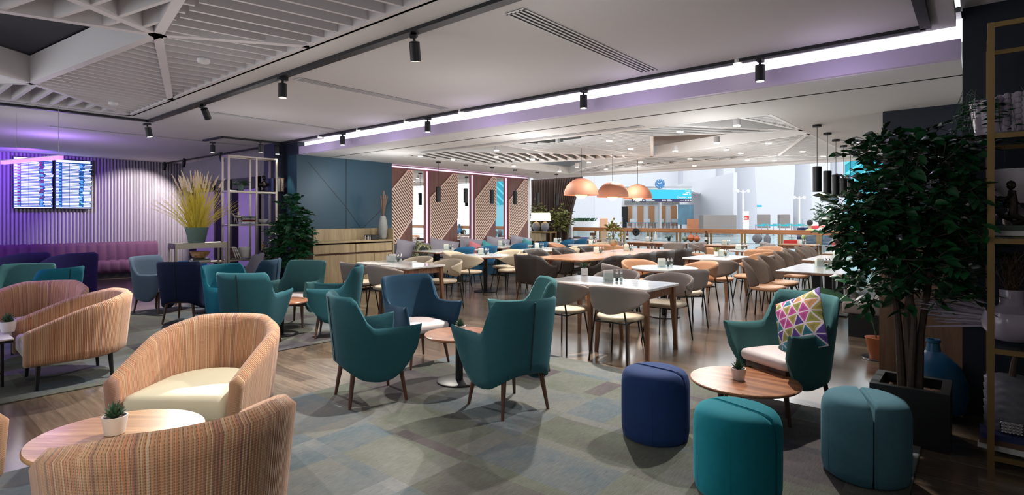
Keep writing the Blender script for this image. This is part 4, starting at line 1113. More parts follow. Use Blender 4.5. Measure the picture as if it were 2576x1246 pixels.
# added point lamps without fixtures, soft fill for lounge and dining side
for x, y, e in ((-2.4, .2, 20), (-1.6, -.9, 34), (-4.6, 1.8, 26), (-7.6, .8, 24), (-10.6, 1.6, 22), (-13.6, 3.2, 6), (-7.9, 3.6, 22), (-4.2, 4.2, 22), (-2.2, 2.9, 18), (-8.6, 6.6, 30), (-5.2, 6.6, 34), (-2.6, 6.9, 26), (-7.2, 9.2, 34), (-3.6, 9.4, 34), (-6.8, 12.2, 34), (-3.2, 12.2, 34)):
    lamp('POINT', (x, y, 2.05), e*(.9 if y > 6 else .42), (1, .97, .95), .3)
lamp('SPOT', (-8.9, 6.6, 2.3), 35, (.75, .9, 1.), .1, (-10.24, 6.8, 1.6), None, 120)  # added spot without a fixture, brightens the navy wall
# violet wash on the fluted wall and in the corridor
for y in (-.5, .9, 2.3): lamp('SPOT', (-15.4, y, 2.75), 150, (.26, .07, 1.), .1, (-16.9, y, 2.2), None, 130)
lamp('POINT', (-13.6, 6.9, 2.3), 90, (.5, .25, 1.), .2)
lamp('POINT', (-12.8, 2.2, 2.4), 30, (.45, .25, 1.), .1)
lamp('SPOT', (-8.6, -.2, 2.7), 160, (.35, .12, 1.), .1, (-7.4, -.1, 0), None, 110)
for x in (-9.4, -7.2, -5., -2.8, -.9): lamp('POINT', (x, 5.2, 2.55), 3, (.8, .66, 1.), .05)
lamp('SPOT', (-.7, -1.3, 2.85), 230, (1, .93, .85), .06, (-2.3, .9, .5), None, 60)  # unseen spot behind the camera, added as fill on the foreground tub chair
def solidtext(o):
    me = bpy.data.meshes.new_from_object(o); n = bpy.data.objects.new(o.name, me); C.objects.link(n); n.parent = o.parent; n.location = o.location; n.rotation_euler = o.rotation_euler; bpy.data.objects.remove(o); return n
# ======== built-in seats, storage, decoration
def loftprof(prof_fn, ys, m, name, parent, ang=60):
    o = MB().loft([prof_fn(y) for y in ys]).build(name, m, parent, ang); return fixn(o)
# plum channel-tufted banquette along the fluted wall
t = thing('channel_banquette', 'long plum banquette with vertical channels along the fluted wall', 'banquette', (-16.56, 0, 0))
def pf(y, a):
    c = abs(math.sin(PI*y/.205))**.45; o = .03*c; return None
ys = [i*.205/8-3.9 for i in range(int(8.95/.205*8))]
def bk(y):
    o = .055*abs(math.sin(PI*y/.205))**.5
    return [(-.28, y, .3), (.0, y, .3), (-.02+o, y, .42), (-.05+o, y, .8), (-.08+o*.7, y, .86), (-.16, y, .87+o*.4), (-.28, y, .85)]
def st(y):
    o = .05*abs(math.sin(PI*y/.205))**.5
    return [(-.1, y, .14), (.27, y, .14), (.27+o, y, .2), (.27+o, y, .36), (.23+o*.6, y, .405+o*.4), (.1, y, .42+o*.6), (-.1, y, .42+o*.5)]
loftprof(bk, ys, M_plum, 'backrest', t); loftprof(st, ys, M_plum, 'seat', t)
MB().box((0, .57, .07), (.5, 8.9, .14)).build('plinth', M_blackmat, t)
# banquette under the mirrors
t = thing('upholstered_banquette', 'long grey mauve banquette with blue base under the mirrors', 'banquette', (-10.16, 10.5, 0))
MB().rbox((0, 0, .42), (.62, 5.2, .12), .03).build('seat', M_banq, t); MB().box((-.01, 0, .18), (.54, 5.2, .36)).build('plinth', M_banqblue, t)
MB().rbox((-.25, 0, .66), (.1, 5.2, .42), .03).build('backrest', M_banq, t)
def pillow(name, loc, rot, w, h, d, m, lab, cat='cushion', group=None):
    n = 12; vs = []; uv = []; fs = []
    for s in (1, -1):
        for i in range(n+1):
            for j in range(n+1):
                x, y = i/n*2-1, j/n*2-1; k = (1-abs(x)**3)*(1-abs(y)**3)
                px_, py_ = x*w/2*(1-.05*(1-y*y)*0-.06*(1-abs(y))*abs(x)), y*h/2*(1-.06*(1-abs(x))*abs(y))
                vs.append((px_, s*(d/2*max(0, k)**.5), py_)); uv.append(((x+1)/2*w/.45, (y+1)/2*h/.45))
    q = (n+1)**2
    for s in (0, 1):
        for i in range(n):
            for j in range(n):
                a = s*q+i*(n+1)+j; f = (a, a+1, a+n+2, a+n+1); fs.append(f[::-1] if s else f)
    mb = MB().add(vs, fs, None, uv); o = mb.build(name, m, None, 70); fixn(o)
    o.location = loc; o.rotation_euler = rot; return tag(o, lab, cat, group)
for i in range(5):
    pillow('back_cushion', (-10.28, 8.45+i*1.02, .71), (rad(0), rad(8), rad(90)), 1.0, .46, .16, M_banq, ['grey mauve back cushion nearest the oak sideboard', 'grey mauve back cushion second from the oak sideboard', 'grey mauve back cushion in the middle of the banquette', 'grey mauve back cushion second from the curtain', 'grey mauve back cushion nearest the curtain'][i], 'cushion', 'back cushions of the banquette')
pillow('dotted_cushion', (-10.06, 8.55, .69), (rad(0), rad(18), rad(80)), .46, .44, .16, M_hex, 'cushion with green and black dotted print on the banquette')
M_pinkc = mat('pink_teal_print', (196, 120, 130), .8, var=.4, vs=18); M_tealc = mat('teal_print', (60, 140, 146), .8, var=.5, vs=18)
pillow('printed_cushion', (-10.05, 10.3, .68), (0, rad(18), rad(85)), .4, .36, .14, M_pinkc, 'pink patterned cushion in the middle of the banquette'); pillow('printed_cushion', (-10.0, 10.72, .68), (0, rad(18), rad(95)), .4, .36, .14, M_tealc, 'teal patterned cushion beside the pink one on the banquette')
pillow('printed_cushion', (-10.05, 12.5, .68), (0, rad(18), rad(85)), .4, .36, .14, M_tealc, 'pale flowered cushion at the curtain end of the banquette')
pillow('triangle_cushion', (-1.06, 4.74, .67), (rad(16), rad(25), H(241)), .46, .46, .17, M_tri, 'cushion with multicoloured triangle print on the green teal armchair')
# oak sideboard
t = thing('oak_sideboard', 'pale oak service sideboard with drawers and doors before the navy wall', 'sideboard', (-9.9, 6.45, 0), rad(90))
# local x runs along the wall, front faces -y
MB().box((0, .27, .635), (1.86, .03, 1.27)).box((-.93, .0, .635), (.03, .57, 1.27)).box((.93, 0, .635), (.03, .57, 1.27)).build('carcass', M_oak, t, smooth=False)
MB().rbox((0, -.01, 1.015), (1.83, .56, .035), .004, 1).build('worktop', M_oak, t)
MB().box((0, .0, .5), (1.8, .48, .93)).build('body', M_slatgap, t, smooth=False)
for k in (-1, 1): MB().box((k*.455, -.255, .885), (.895, .022, .17)).build('drawer', M_oak, t, smooth=False)
for k in range(4): MB().box((-.68+k*.455, -.255, .41), (.445, .022, .7)).build('door', M_oak, t, smooth=False)
t = thing('ribbed_floor_vase', 'tall pale ribbed vase holding dried leaves on the oak sideboard', 'vase', (*ax(963, 600, -9.8)[:2], 1.033))
pr = [(.05, 0)]
for i in range(26):
    z = .02+i*.0185; r = .058+.045*math.sin(PI*min(1, i/25*.85+.12)); pr += [(r, z), (r, z+.011), (r-.005, z+.0125), (r-.005, z+.0175)]
pr += [(.04, .51), (.034, .51), (.03, .3), (0, .3)]
MB().lathe(pr, n=28).build('vase_body', M_greybook, t)
b = MB(); r_ = random.Random(4)
for i in range(7):
    a = r_.uniform(0, 6.3); q = r_.uniform(.04, .12); b.tube([(0, 0, .45), (q*.6*math.cos(a), q*.6*math.sin(a), .7), (q*math.cos(a)*1.3, q*math.sin(a)*1.3, r_.uniform(.88, 1.08))], .012, 6, .018)
b.build('dried_leaves', M_brownbook, t)
p = ax(935, 603, -9.85); solo('black_tray', MB().rbox((0, 0, .05), (.28, .2, .1), .01, 1), M_blackmat, 'black box at the back of the oak sideboard top', 'box', (p[0], p[1], 1.033))
for i, q in enumerate((919, 926, 931)):
    p = ax(q, 600, -9.75); solo('spice_jar', MB().lathe([(.022, 0), (.024, .06), (.014, .07), (.018, .075), (.018, .095), (.001, .1)], n=12), M_chrome, ['leftmost small jar on the oak sideboard', 'middle small jar on the oak sideboard', 'small jar beside the black box on the oak sideboard'][i], 'jar', (p[0], p[1], 1.033), 0, 'small jars on the sideboard')
# flight screens
M_scr = mat('screen_blue', (10, 40, 90), .3, emit=(24, 90, 150), es=.7); M_scrw = mat('screen_white', (255, 255, 255), .3, emit=(215, 240, 255), es=1.05); M_scrb = mat('screen_sky', (90, 160, 220), .3, emit=(90, 160, 220), es=1.); M_scrm = mat('screen_maroon', (110, 30, 80), .3, emit=(110, 30, 80), es=.8)
def screen(y, lab, mm, seed):
    t = thing('flight_screen', lab, 'screen', (-16.76, y, 2.31)); r_ = random.Random(seed); W, Hh = .72, 1.2
    MB().rbox((-.02, 0, 0), (.06, W, Hh), .006, 1).box((-.09, 0, 0), (.1, .3, .4)).build('casing', M_blackmat, t)
    MB().box((.0115, 0, 0), (.003, W-.03, Hh-.03)).build('display', M_scr, t, smooth=False)
    b, c, d = MB(), MB(), MB(); n = 30; h = (Hh-.15)/n
    b.box((.0145, 0, Hh/2-.05), (.003, W-.06, .055)).box((.0145, 0, -Hh/2+.03), (.003, W-.06, .02))
    for i in range(n):
        z = Hh/2-.1-h*(i+.5); y = -W/2+.03
        for w_, gap in ((.06, .055), (.13, .012), (.17+.03*r_.random(), .07+r_.random()*.03), (.14, .0)):
            b.box((.0145, y+w_/2, z), (.003, w_, h*.5)); y += w_+gap
        (c if i % 2 else d).box((.0165, -W/2+.105, z), (.002, .05, h*.9)); (c if r_.random() < .5 else d).box((.0165, .13+r_.random()*.04, z), (.002, .04+.03*r_.random(), h*.8))
    b.build('text_rows', M_scrw, t, smooth=False); c.build('status_blocks', M_scrb, t, smooth=False); d.build('status_blocks', mm, t, smooth=False)
screen(2.53, 'flight information screen on the left, with maroon status blocks', M_scrm, 1); screen(3.275, 'flight information screen on the right, with navy status blocks', M_scr, 2)
p, q = az(6, 410, 2.3), az(155, 397, 2.3); t = thing('linear_pendant', 'glowing violet light bar hanging on thin wires before the flight screens', 'pendant lamp', (0, 0, 0))
b = MB(); bar(b, p, q, .045, 2.28, 2.325); b.build('light_strip', M_violetled, t, smooth=False); b = MB(); bar(b, p, q, .05, 2.325, 2.335); b.build('housing', M_white, t, smooth=False)
for f in (.25, .95): x, y = p[0]+(q[0]-p[0])*f, p[1]+(q[1]-p[1])*f; MB().tube([(x, y, 2.33), (x, y, ZC)], .003, 4).build('wire', M_grey, t)
# shelving
ZS = (.06, .7, 1.36, 1.99)
def rack(name, loc, rz, L, D, m, lab, mids, dm=(), top=2.67):
    t = thing(name, lab, 'bookcase', loc, rz)
    for x in [0, L]+list(mids):
        for y in [0, D]+(list(dm) if x == 0 else []): MB().box((x, y, top/2), (.032, .032, top)).build('post', m, t, smooth=False)
    for z in ZS+(top-.016,):
        f = MB()
        for y in (0, D): f.box((L/2, y, z), (L, .025, .03))
        for x in [0, L]+list(mids): f.box((x, D/2, z), (.025, D, .03))
        q = f.build('shelf_frame', m, t, smooth=False)
        if z < 2.5: MB().box((L/2, D/2, z+.02), (L-.03, D-.03, .012)).build('glass_shelf', M_glass, q, smooth=False)
    return t
XB = -10.6; yb = ax(575, 400, XB)[1]; LB = 5.27-yb
rack('metal_bookcase', (XB, yb, 0), rad(90), LB, .27, M_silver, 'tall open champagne metal bookcase beside the navy pillar', (ax(645, 400, XB)[1]-yb,))
rack('gilded_bookcase', (.06, 4.38, 0), 0, 1.5, .74, M_gold, 'tall open gilded bookcase at the right edge before the navy wall', (.9,), (.42,))
# console
yc = ax(440, 616, XB)[1]; LC = yb-yc-.03
t = thing('metal_console', 'champagne metal console table carrying the straw grass pot', 'console table', (XB-.17, yc+LC/2, 0))
MB().box((0, 0, 1.0), (.36, LC, .1)).build('top', M_silver, t, smooth=False); MB().box((0, 0, .69), (.34, LC, .02)).build('shelf', M_silver, t, smooth=False)
for sx in (-1, 1):
    for sy in (-1, 1): MB().box((sx*.165, sy*(LC/2-.016), .5), (.032, .032, 1.0)).build('leg', M_silver, t, smooth=False)
# straw grass
p = ax(495, 606, XB-.17); t = thing('potted_straw_grass', 'green stone pot of tall yellow straw grass with pale plumes on the console', 'plant', (p[0], p[1], 1.05))
MB().lathe([(.13, 0), (.135, .01), (.175, .2), (.19, .25), (.19, .275), (.175, .275), (.17, .22), (0, .22)], n=28).build('pot', M_stonepot, t)
b, c = MB(), MB(); r_ = random.Random(11)
for i in range(420):
    a = r_.uniform(0, 2*PI); q = abs(r_.gauss(0, .5)); q = min(q, .95); L = r_.uniform(.55, 1.0)*(1-.1*q); r0 = r_.uniform(0, .12)
    x0, y0 = r0*math.cos(a), r0*math.sin(a); ex = math.sin(q)*L; ez = math.cos(q)*L
    pts = [(x0, y0, .2), (x0+ex*.4*math.cos(a), y0+ex*.4*math.sin(a), .2+ez*.5), (x0+ex*math.cos(a), y0+ex*math.sin(a), .2+ez*.95)]
    b.tube(pts, .0045, 3, .0016)
for i in range(40):
    a = r_.uniform(0, 2*PI); q = r_.uniform(0, .42); L = r_.uniform(.8, 1.0); d = Vector((math.sin(q)*math.cos(a), math.sin(q)*math.sin(a), math.cos(q)))
    e = Vector((0, 0, .2))+d*L; b.tube([(0, 0, .2), tuple(e)], .003, 3)
    c.tube([tuple(e-d*.06), tuple(e+d*.03), tuple(e+d*.14+Vector((d.x, d.y, -.02))*.05)], .019, 6, .006)
b.build('grass_blades', M_straw, t); c.build('plumes', M_plume, t)
def bowl(loc, r, h, m, lab, name='bowl', cat='bowl'): return solo(name, MB().lathe([(r*.4, 0), (r*.75, h*.3), (r, h), (r-.012, h), (r*.7, h*.35), (0, h*.15)], n=28), m, lab, cat, loc)
bowl((XB-.17, ax(503, 640, XB-.17)[1], .76), .17, .13, M_walnut2, 'wooden bowl on the stacked books in the console', 'wooden_bowl')
def bk_(loc, rz, m, lab, g=None, sc=None, rot=None):
    o = book(loc, rz, lab, g, {'book_blue': m} if m else None, sc)
    if rot: o.rotation_euler = rot
    return o
yq = ax(503, 650, XB-.17)[1]
bk_((XB-.17, yq, .701), rad(90), M_whitebook, 'white book at the bottom under the wooden bowl', None, (1.2, 1.1, 1)); bk_((XB-.17, yq, .732), rad(85), M_greenbook, 'pale green book directly under the wooden bowl', None, (1.1, 1., .9))
# items on the metal bookcase
def yL(px): return ax(px, 500, XB-.15)[1]
XI = XB-.17
def fern(loc, lab, h=.2, n=60, m=M_leaf, pot=M_stonepot, seed=2, trail=0., name='potted_fern', r=.06):
    t = thing(name, lab, 'plant', loc); r_ = random.Random(seed)
    MB().lathe([(r*.7, 0), (r, r*2), (r*.9, r*2), (r*.85, r*1.7), (0, r*1.7)], n=16).build('pot', pot, t); b = MB()
    for i in range(n):
        a = r_.uniform(0, 2*PI); z = r_.uniform(.1, 1.2)-trail*.4; d = Vector((math.cos(a), math.sin(a), z)); L = h*r_.uniform(.7, 1.3); p0 = Vector((r*.5*math.cos(a), r*.5*math.sin(a), r*1.9))
        b.tube([tuple(p0), tuple(p0+d*L*.5), tuple(p0+d*L*.8+Vector((0, 0, -L*.3-trail*L*r_.random()*2.2)))], .0015, 3)
        for k in range(6):
            f = .3+.13*k; q = p0+d*L*f*.85+Vector((0, 0, -(L*.3+trail*L*1.6)*f*f)); leaf(b, q, (math.cos(a+1.2*(-1)**k), math.sin(a+1.2*(-1)**k), .1), h*.28, h*.1, r_)
    b.build('fronds', m, t); return t
fern((XI, yL(608), 2.022), 'small fern in a pot on the top shelf of the metal bookcase', .15, 40)
def bust(loc, lab, sc=1., m=M_bronze, rz=0):
    b = MB(); b.lathe([(.05, 0), (.055, .015), (.03, .03), (.022, .06), (.03, .075)], n=16).lathe([(.02, .07), (.075, .11), (.085, .15), (.05, .175), (.028, .19), (.026, .215), (.03, .225)], n=18, sx=.62, sy=1.15)
    b.ball((.004, 0, .262), .04, 16, .95, .82, 1.15).ball((.04, 0, .255), .009, 6).ball((-.012, 0, .285), .038, 12, 1, 1, .8).ball((-.04, 0, .26), .018, 8)
    o = solo('bronze_bust', b, m, lab, 'sculpture', loc, rz, None, 60); o.scale = (sc,)*3; return o
bust((XI, yL(665), 2.022), 'dark bust on the top shelf of the metal bookcase', 1.0)
for i, (px, m, h, lab) in enumerate(((679, M_bluebook, .26, 'dark book with pale spine marks beside the bust'), (688, M_brownbook, .27, 'brown spined book between the dark and grey books'), (694, M_greybook, .26, 'olive grey book, third beside the bust'), (703, M_brownbook, .28, 'thick brown dictionary at the end of the top shelf'))):
    t = thing('upright_book', lab, 'book', (XI+.05, yL(px), 2.022), 0, 'books beside the bust'); w_ = .055 if i != 3 else .07
    MB().box((0, 0, h/2), (.17, w_-.01, h-.01)).build('pages', M_paper, t, smooth=False)
    MB().box((.087, 0, h/2), (.006, w_, h)).box((0, w_/2, h/2), (.18, .004, h)).box((0, -w_/2, h/2), (.18, .004, h)).build('cover', m, t, smooth=False)
    if i == 3:
        c = bpy.data.curves.new('title', 'FONT'); c.body = 'DICTIONARY'; c.size = .042; c.extrude = .0006; c.align_x = 'CENTER'; c.align_y = 'CENTER'
        o = bpy.data.objects.new('title', c); C.objects.link(o); o.parent = t; o.location = (.092, 0, h/2); o.rotation_euler = (PI/2, -PI/2, PI/2); c.materials.append(M_paper); solidtext(o)
def rider(loc, lab, m=M_bronze, sc=1.):
    b = MB(); b.ball((0, 0, .13), .035, 12, 1, 2.4, 1)
    for y, dy in ((-.06, -.02), (-.05, .03), (.05, -.01), (.06, .04)): b.tube([(0, y, .12), (0, y+dy*.5, .06), (0, y+dy, 0)], .012, 6, .006)
    b.tube([(0, -.07, .14), (0, -.11, .19), (0, -.13, .2)], .022, 8, .012).tube([(0, .08, .15), (0, .12, .1), (0, .13, .05)], .01, 6, .004).tube([(0, 0, .14), (0, .005, .2), (0, 0, .24)], .022, 8, .014).ball((0, -.002, .262), .017, 8).tube([(0, 0, .22), (.02, -.04, .2), (.0, -.08, .19)], .007, 5)
    o = solo('rider_statuette', b, m, lab, 'sculpture', loc, 0, None, 60); o.scale = (sc,)*3
rider((XI+.06, yL(597), 1.392), 'silvery horse and rider statuette on the middle shelf of the metal bookcase', M_silver, .95)
for i, (m, lab) in enumerate(((M_whitebook, 'white book at the bottom of the middle shelf stack'), (M_redglass, 'dark red book second in the middle shelf stack'), (M_greybook, 'grey book third in the middle shelf stack'), (M_greenbook, 'blue grey book on top of the middle shelf stack'))): bk_((XI, yL(622), 1.392+i*.034), rad(88+3*i), m, lab, 'stack on the middle shelf of the metal bookcase', (1, 1, 1.1))
bowl((XI, yL(663), 1.392), .1, .08, M_whitepot, 'small white bowl on the middle shelf of the metal bookcase')
for i, (px, m, lab) in enumerate(((586, M_brownbook, 'brown book leaning on the lower shelf, leftmost'), (591, M_redglass, 'red book leaning on the lower shelf'), (596, M_greenbook, 'dark green book leaning on the lower shelf, rightmost'))): bk_((XI, yL(px)-.02, .83), 0, m, lab, 'leaning books on the lower shelf', (.9, 1.1, 1), (rad(90+16+3*i), 0, rad(90)) if False else (0, rad(-72+3*i), rad(-90)))
t = thing('patterned_pot', 'white patterned pot on the lower shelf of the metal bookcase', 'pot', (XI, yL(616), .732)); MB().lathe([(.085, 0), (.1, .02), (.11, .2), (.1, .2), (.09, .05), (0, .04)], n=20).build('pot_body', M_whitepot, t)
t = thing('gold_figurine', 'gold seated figurine on a black cube on the lower shelf', 'sculpture', (XI, yL(663), .732))
MB().box((0, 0, .06), (.12, .12, .12)).build('cube', M_blackmat, t, smooth=False)
MB().tube([(0, 0, .14), (0, 0, .2), (0, 0, .25)], .025, 8, .02).ball((0, 0, .285), .02, 8).tube([(0, .01, .14), (.06, .02, .15), (.07, .02, .06)], .012, 6, .008).tube([(0, -.01, .14), (.06, -.02, .15), (.07, -.02, .06)], .012, 6, .008).tube([(0, .02, .24), (.04, .04, .2), (.05, .02, .16)], .008, 5).tube([(0, -.02, .24), (.04, -.04, .2), (.05, -.02, .16)], .008, 5).build('figure', M_gold, t)
# items on the gilded bookcase
YG = 4.62
fern((ay(2492, 340, YG)[0], YG, 2.022), 'trailing dark plant in a lilac pot on the top shelf of the gilded bookcase', .17, 60, M_leafd, M_ceramic, 5, .9, 'trailing_plant', .11)
t = thing('bubble_vase', 'lilac vase covered in round bubbles on the top shelf at the right edge', 'vase', (ay(2562, 340, YG)[0]+.02, YG, 2.022)); b = MB().lathe([(.1, 0), (.115, .01), (.115, .235), (.1, .24), (.09, .24), (.09, .02), (0, .02)], n=24)
for k in range(7):
    for j in range(14): a = 2*PI*j/14; b.ball((.118*math.cos(a), .118*math.sin(a), .02+k*.034), .021, 8)
b.build('vase_body', M_ceramic, t)
t = thing('table_lamp', 'table lamp with a white drum shade on the second shelf of the gilded bookcase', 'lamp', (ay(2560, 600, YG+.2)[0], YG+.2, 1.392)); MB().lathe([(.06, 0), (.07, .02), (.075, .12), (.04, .16), (.012, .18), (.012, .22)], n=20).build('base', M_ceramic, t)
MB().lathe([(.145, .2), (.135, .42), (.131, .42), (.141, .2)], n=28).build('lamp_shade', mat('white_shade', (226, 218, 226), .8), t)
t = thing('kneeling_figure', 'dark bronze kneeling figure holding something out, on the second shelf at right', 'sculpture', (ay(2548, 600, YG-.08)[0], YG-.08, 1.455)); MB().tube([(-.0, 0, .0), (.05, 0, .03), (0, 0, .06), (0, 0, .14), (-.005, 0, .2), (.0, 0, .215)], .034, 10, .018).ball((-.008, 0, .245), .024, 10, 1, .85, 1.2).tube([(0, .02, .19), (-.04, .03, .13), (-.1, .0, .14)], .011, 6, .008).tube([(0, -.02, .19), (-.05, -.03, .15), (-.1, 0, .16)], .011, 6, .008).tube([(0, 0, .04), (-.07, 0, .06), (-.08, 0, 0)], .022, 8, .012).lathe([(.02, 0), (.03, .03), (.02, .06)], (-.115, 0, .13), 8).build('figure', M_bronze, t)
for i, m in enumerate((M_whitebook, M_greenbook)): bk_((ay(2535, 600, YG-.1)[0]+.04, YG-.1, 1.392+i*.032), rad(3*i), m, ['white book under the dark kneeling figure', 'teal grey book directly under the dark kneeling figure'][i], None, (1.1, .9, 1))
t = thing('round_vase', 'glossy lilac round vase with curly twigs on the third shelf at right', 'vase', (ay(2545, 890, YG)[0], YG, .732)); MB().lathe([(.06, 0), (.09, .01), (.14, .07), (.15, .12), (.13, .18), (.07, .215), (.06, .23), (.06, .32), (.055, .32), (.05, .22), (0, .2)], n=32).build('vase_body', M_ceramic, t)
b = MB(); r_ = random.Random(9)
for i in range(70):
    a = r_.uniform(0, 6.3); pts = [(0, 0, .3)]; x = y = 0; z = .3
    for k in range(6): x += r_.gauss(.006*math.cos(a), .016); y += r_.gauss(.006*math.sin(a), .016); z += r_.uniform(.015, .055); pts.append((x, y, z))
    b.tube(pts, .002, 3)
b.build('twigs', M_brownbook, t)
p = ay(2440, 815, YG+.1); t = thing('dried_palm_leaves', 'bundle of lilac grey dried palm leaves sticking out of the gilded bookcase', 'dried leaves', (.33, YG+.12, .8)); b = MB()
for i in range(46):
    a = r_.gauss(0, .12); q = r_.gauss(.24, .12); L = r_.uniform(.5, .7); d = Vector((-math.cos(a)*math.cos(q), math.sin(a), math.sin(q)))
    m_ = Vector((0, 0, -.02)); e = d*L; b.tube([tuple(m_), tuple(d*L*.5), tuple(e+Vector((0, 0, -.04)))], .02, 5, .004)
b.build('leaves', M_ceramic, t)
t = thing('chevron_vase', 'grey vase with raised chevron pattern on the bottom shelf at right', 'vase', (ay(2545, 1050, YG)[0], YG, .092)); b = MB(); n = 40; lp = []
for k in range(54):
    z = k/53*.42; f = min(1, z/.03+.7, (.42-z)/.04+.6); l = []
    for j in range(n): a = 2*PI*j/n; tri = abs(((a/(2*PI)*5) % 1)-.5)*2; g_ = ((z/.052+tri*1.1) % 1); l.append(((.125*f+.012*g_)*math.cos(a), (.125*f+.012*g_)*math.sin(a), z))
    lp.append(l)
b.loft(lp); b.build('vase_body', M_greyceram, t, 60); MB().tube([(0, 0, .4), (.01, 0, .5), (.03, 0, .6)], .018, 8, .014).build('stalk', M_bark, t)
for i, (m, lab) in enumerate(((M_whitebook, 'pale book at the bottom of the stack on the lowest shelf at right'), (M_brownbook, 'brown book in the stack on the lowest shelf at right'), (M_bluebook, 'blue book on top of the stack on the lowest shelf at right'))): bk_((ay(2540, 1130, 4.5)[0], 4.5, .092+i*.033), rad(-8+5*i), m, lab, None, (1.1, 1., 1.1))
p = ay(2545, 1080, 4.5); b = MB().rbox((0, 0, .035), (.11, .08, .07), .008, 1)
for i in range(6):
    for k in range(4): b.ball((-.045+i*.018, -.041, .01+k*.017), .008, 6)
solo('studded_box', b, M_chrome, 'small silver studded box on top of the blue book', 'box', (p[0], 4.5, .193))
# glass floor vase behind the planter
p = ad(2348, 1030, 4.25); t = thing('floor_vase', 'large blue glass bottle vase on the floor behind the black planter', 'vase', (p[0], p[1], 0)); MB().lathe([(.14, 0), (.19, .03), (.215, .14), (.21, .25), (.17, .36), (.1, .43), (.05, .47), (.04, .53), (.048, .54), (.048, .56), (.038, .56), (.03, .5), (0, .48)], n=36).build('vase_body', M_bluevase, t)
# ficus in the black planter
px0, py0 = -.35, 4.65
t = bushy('potted_ficus', 'large dark green ficus with braided stems in the black square planter', 'plant', (px0, py0, 0),
    [([(-.05, 0, .3), (-.07, .02, .7), (-.1, 0, 1.1), (-.2, -.02, 1.6)], .028, .014), ([(.0, .02, .3), (-.02, 0, .8), (.01, .03, 1.3), (.05, 0, 1.9)], .03, .014), ([(.04, -.02, .3), (.05, 0, .7), (.1, .02, 1.1), (.25, .05, 1.6)], .03, .014), ([(0, -.05, .3), (.02, -.04, .8), (-.03, -.02, 1.2), (-.05, .0, 2.05)], .022, .01)],
    [((.04, -.02, 1.62), (.4, .38, .42), .46), ((.02, -.0, 1.25), (.43, .4, .22), .26), ((.02, .0, 1.95), (.38, .3, .14), .12), ((-.3, -.05, 1.48), (.18, .2, .28), .13), ((0, 0, 1.0), (.4, .3, .1), .07)], 3400, .095, .045, M_leafd, None, 21)
b = MB(); W = .43
bar(b, (-W/2, -W/2+.025), (W/2, -W/2+.025), .05, -.0, .375); bar(b, (-W/2, W/2-.025), (W/2, W/2-.025), .05, 0, .375); bar(b, (-W/2+.025, -W/2+.05), (-W/2+.025, W/2-.05), .05, 0, .375); bar(b, (W/2-.025, -W/2+.05), (W/2-.025, W/2-.05), .05, 0, .375); b.build('planter', M_blackmat, t, smooth=False)
MB().box((0, 0, .16), (.35, .35, .3)).build('soil', M_soil, t)
# schefflera by the pillar
bushy('potted_schefflera', 'glossy dark leafy tree in a black pot beside the navy pillar', 'plant', (-9.72, 5.12, 0), [([(0, 0, .1), (.02, 0, .6), (0, .02, 1.3)], .03, .015), ([(.03, 0, .1), (-.02, .02, .7), (.05, 0, 1.2)], .02, .012)],
    [((0, 0, 1.1), (.3, .3, .35), .5), ((0, 0, 1.5), (.2, .2, .3), .28), ((0, 0, 1.8), (.08, .08, .12), .04), ((0, 0, .85), (.3, .3, .15), .2)], 1000, .15, .06, M_leafd, None, 5)
solo('plant_pot', MB().lathe([(.13, 0), (.17, .3), (.155, .3), (.14, .2), (0, .2)], n=24), M_blackmat, 'black pot under the glossy tree by the navy pillar', 'pot', (-9.72, 5.12, 0))
# right bench and terracotta pot
t = thing('bench_seat', 'brown upholstered bench on a black plinth behind the wooden partition', 'bench', (-1.1, 10.35, 0)); MB().rbox((0, 0, .36), (.44, 4.6, .16), .03).build('seat', M_taupe, t); MB().box((.03, 0, .14), (.36, 4.6, .28)).build('plinth', M_blackmat, t)
p = az(2200, 905, 0); t = thing('terracotta_pot', 'terracotta pot with one broad dark leaf beside the wooden partition', 'plant', (-.82, 6.95, 0)); MB().lathe([(.06, 0), (.065, .02), (.1, .2), (.11, .23), (.1, .23), (.08, .17), (0, .17)], n=24).build('pot', M_terra, t); MB().lathe([(.13, -.0), (.14, .02), (.13, .02), (0, .01)], n=24).build('saucer', M_chrome, t)
b = MB(); b.tube([(0, 0, .22), (-.05, -.05, .5), (-.22, -.05, .6)], .006, 5); b.build('stalk', M_leafd, t); b = MB(); leaf(b, (-.2, -.05, .6), (-1, .1, .12), .6, .2, random.Random(1), .05); b.build('broad_leaf', M_leafd, t)
# ======== railing and the terminal hall beyond
YR = 18.0
xr0 = ay(1437, 573, YR)[0]; xr1 = 1.5
t = thing('glass_railing', 'long wooden topped railing with brass posts and glass panes at the edge of the hall', 'railing', (0, YR, 0))
b = MB().box(((xr0+xr1)/2, 0, 1.06), (xr1-xr0, .12, .14)); b.build('handrail', M_rail, t, smooth=False)
pp = [1441, 1498, 1509, 1562, 1570, 1630, 1640, 1703, 1711.5, 1780, 1789, 1866, 1873.6, 1959.8, 1967, 2056.6, 2064, 2150, 2158, 2240]
for px in pp: MB().box((ay(px, 600, YR)[0], 0, .5), (.06, .05, 1.0)).build('post', M_gold, t, smooth=False)
xs = [xr0]+[ay((a+b_)/2, 600, YR)[0] for a, b_ in zip(pp[1::2], pp[2::2])]+[xr1]
for a, b_ in zip(xs, xs[1:]): MB().box(((a+b_)/2, .05, .5), (b_-a-.06, .012, .98)).build('glass_pane', M_glass, t, smooth=False)
MB().box(((xr0+xr1)/2, 0, .03), (xr1-xr0, .1, .06)).build('base_rail', M_blackmat, t, smooth=False)
MB().box(((xr0+xr1)/2, -.14, .7), (xr1-xr0, .26, .012)).build('display_ledge', M_grey, t, smooth=False)
ZR = .7065
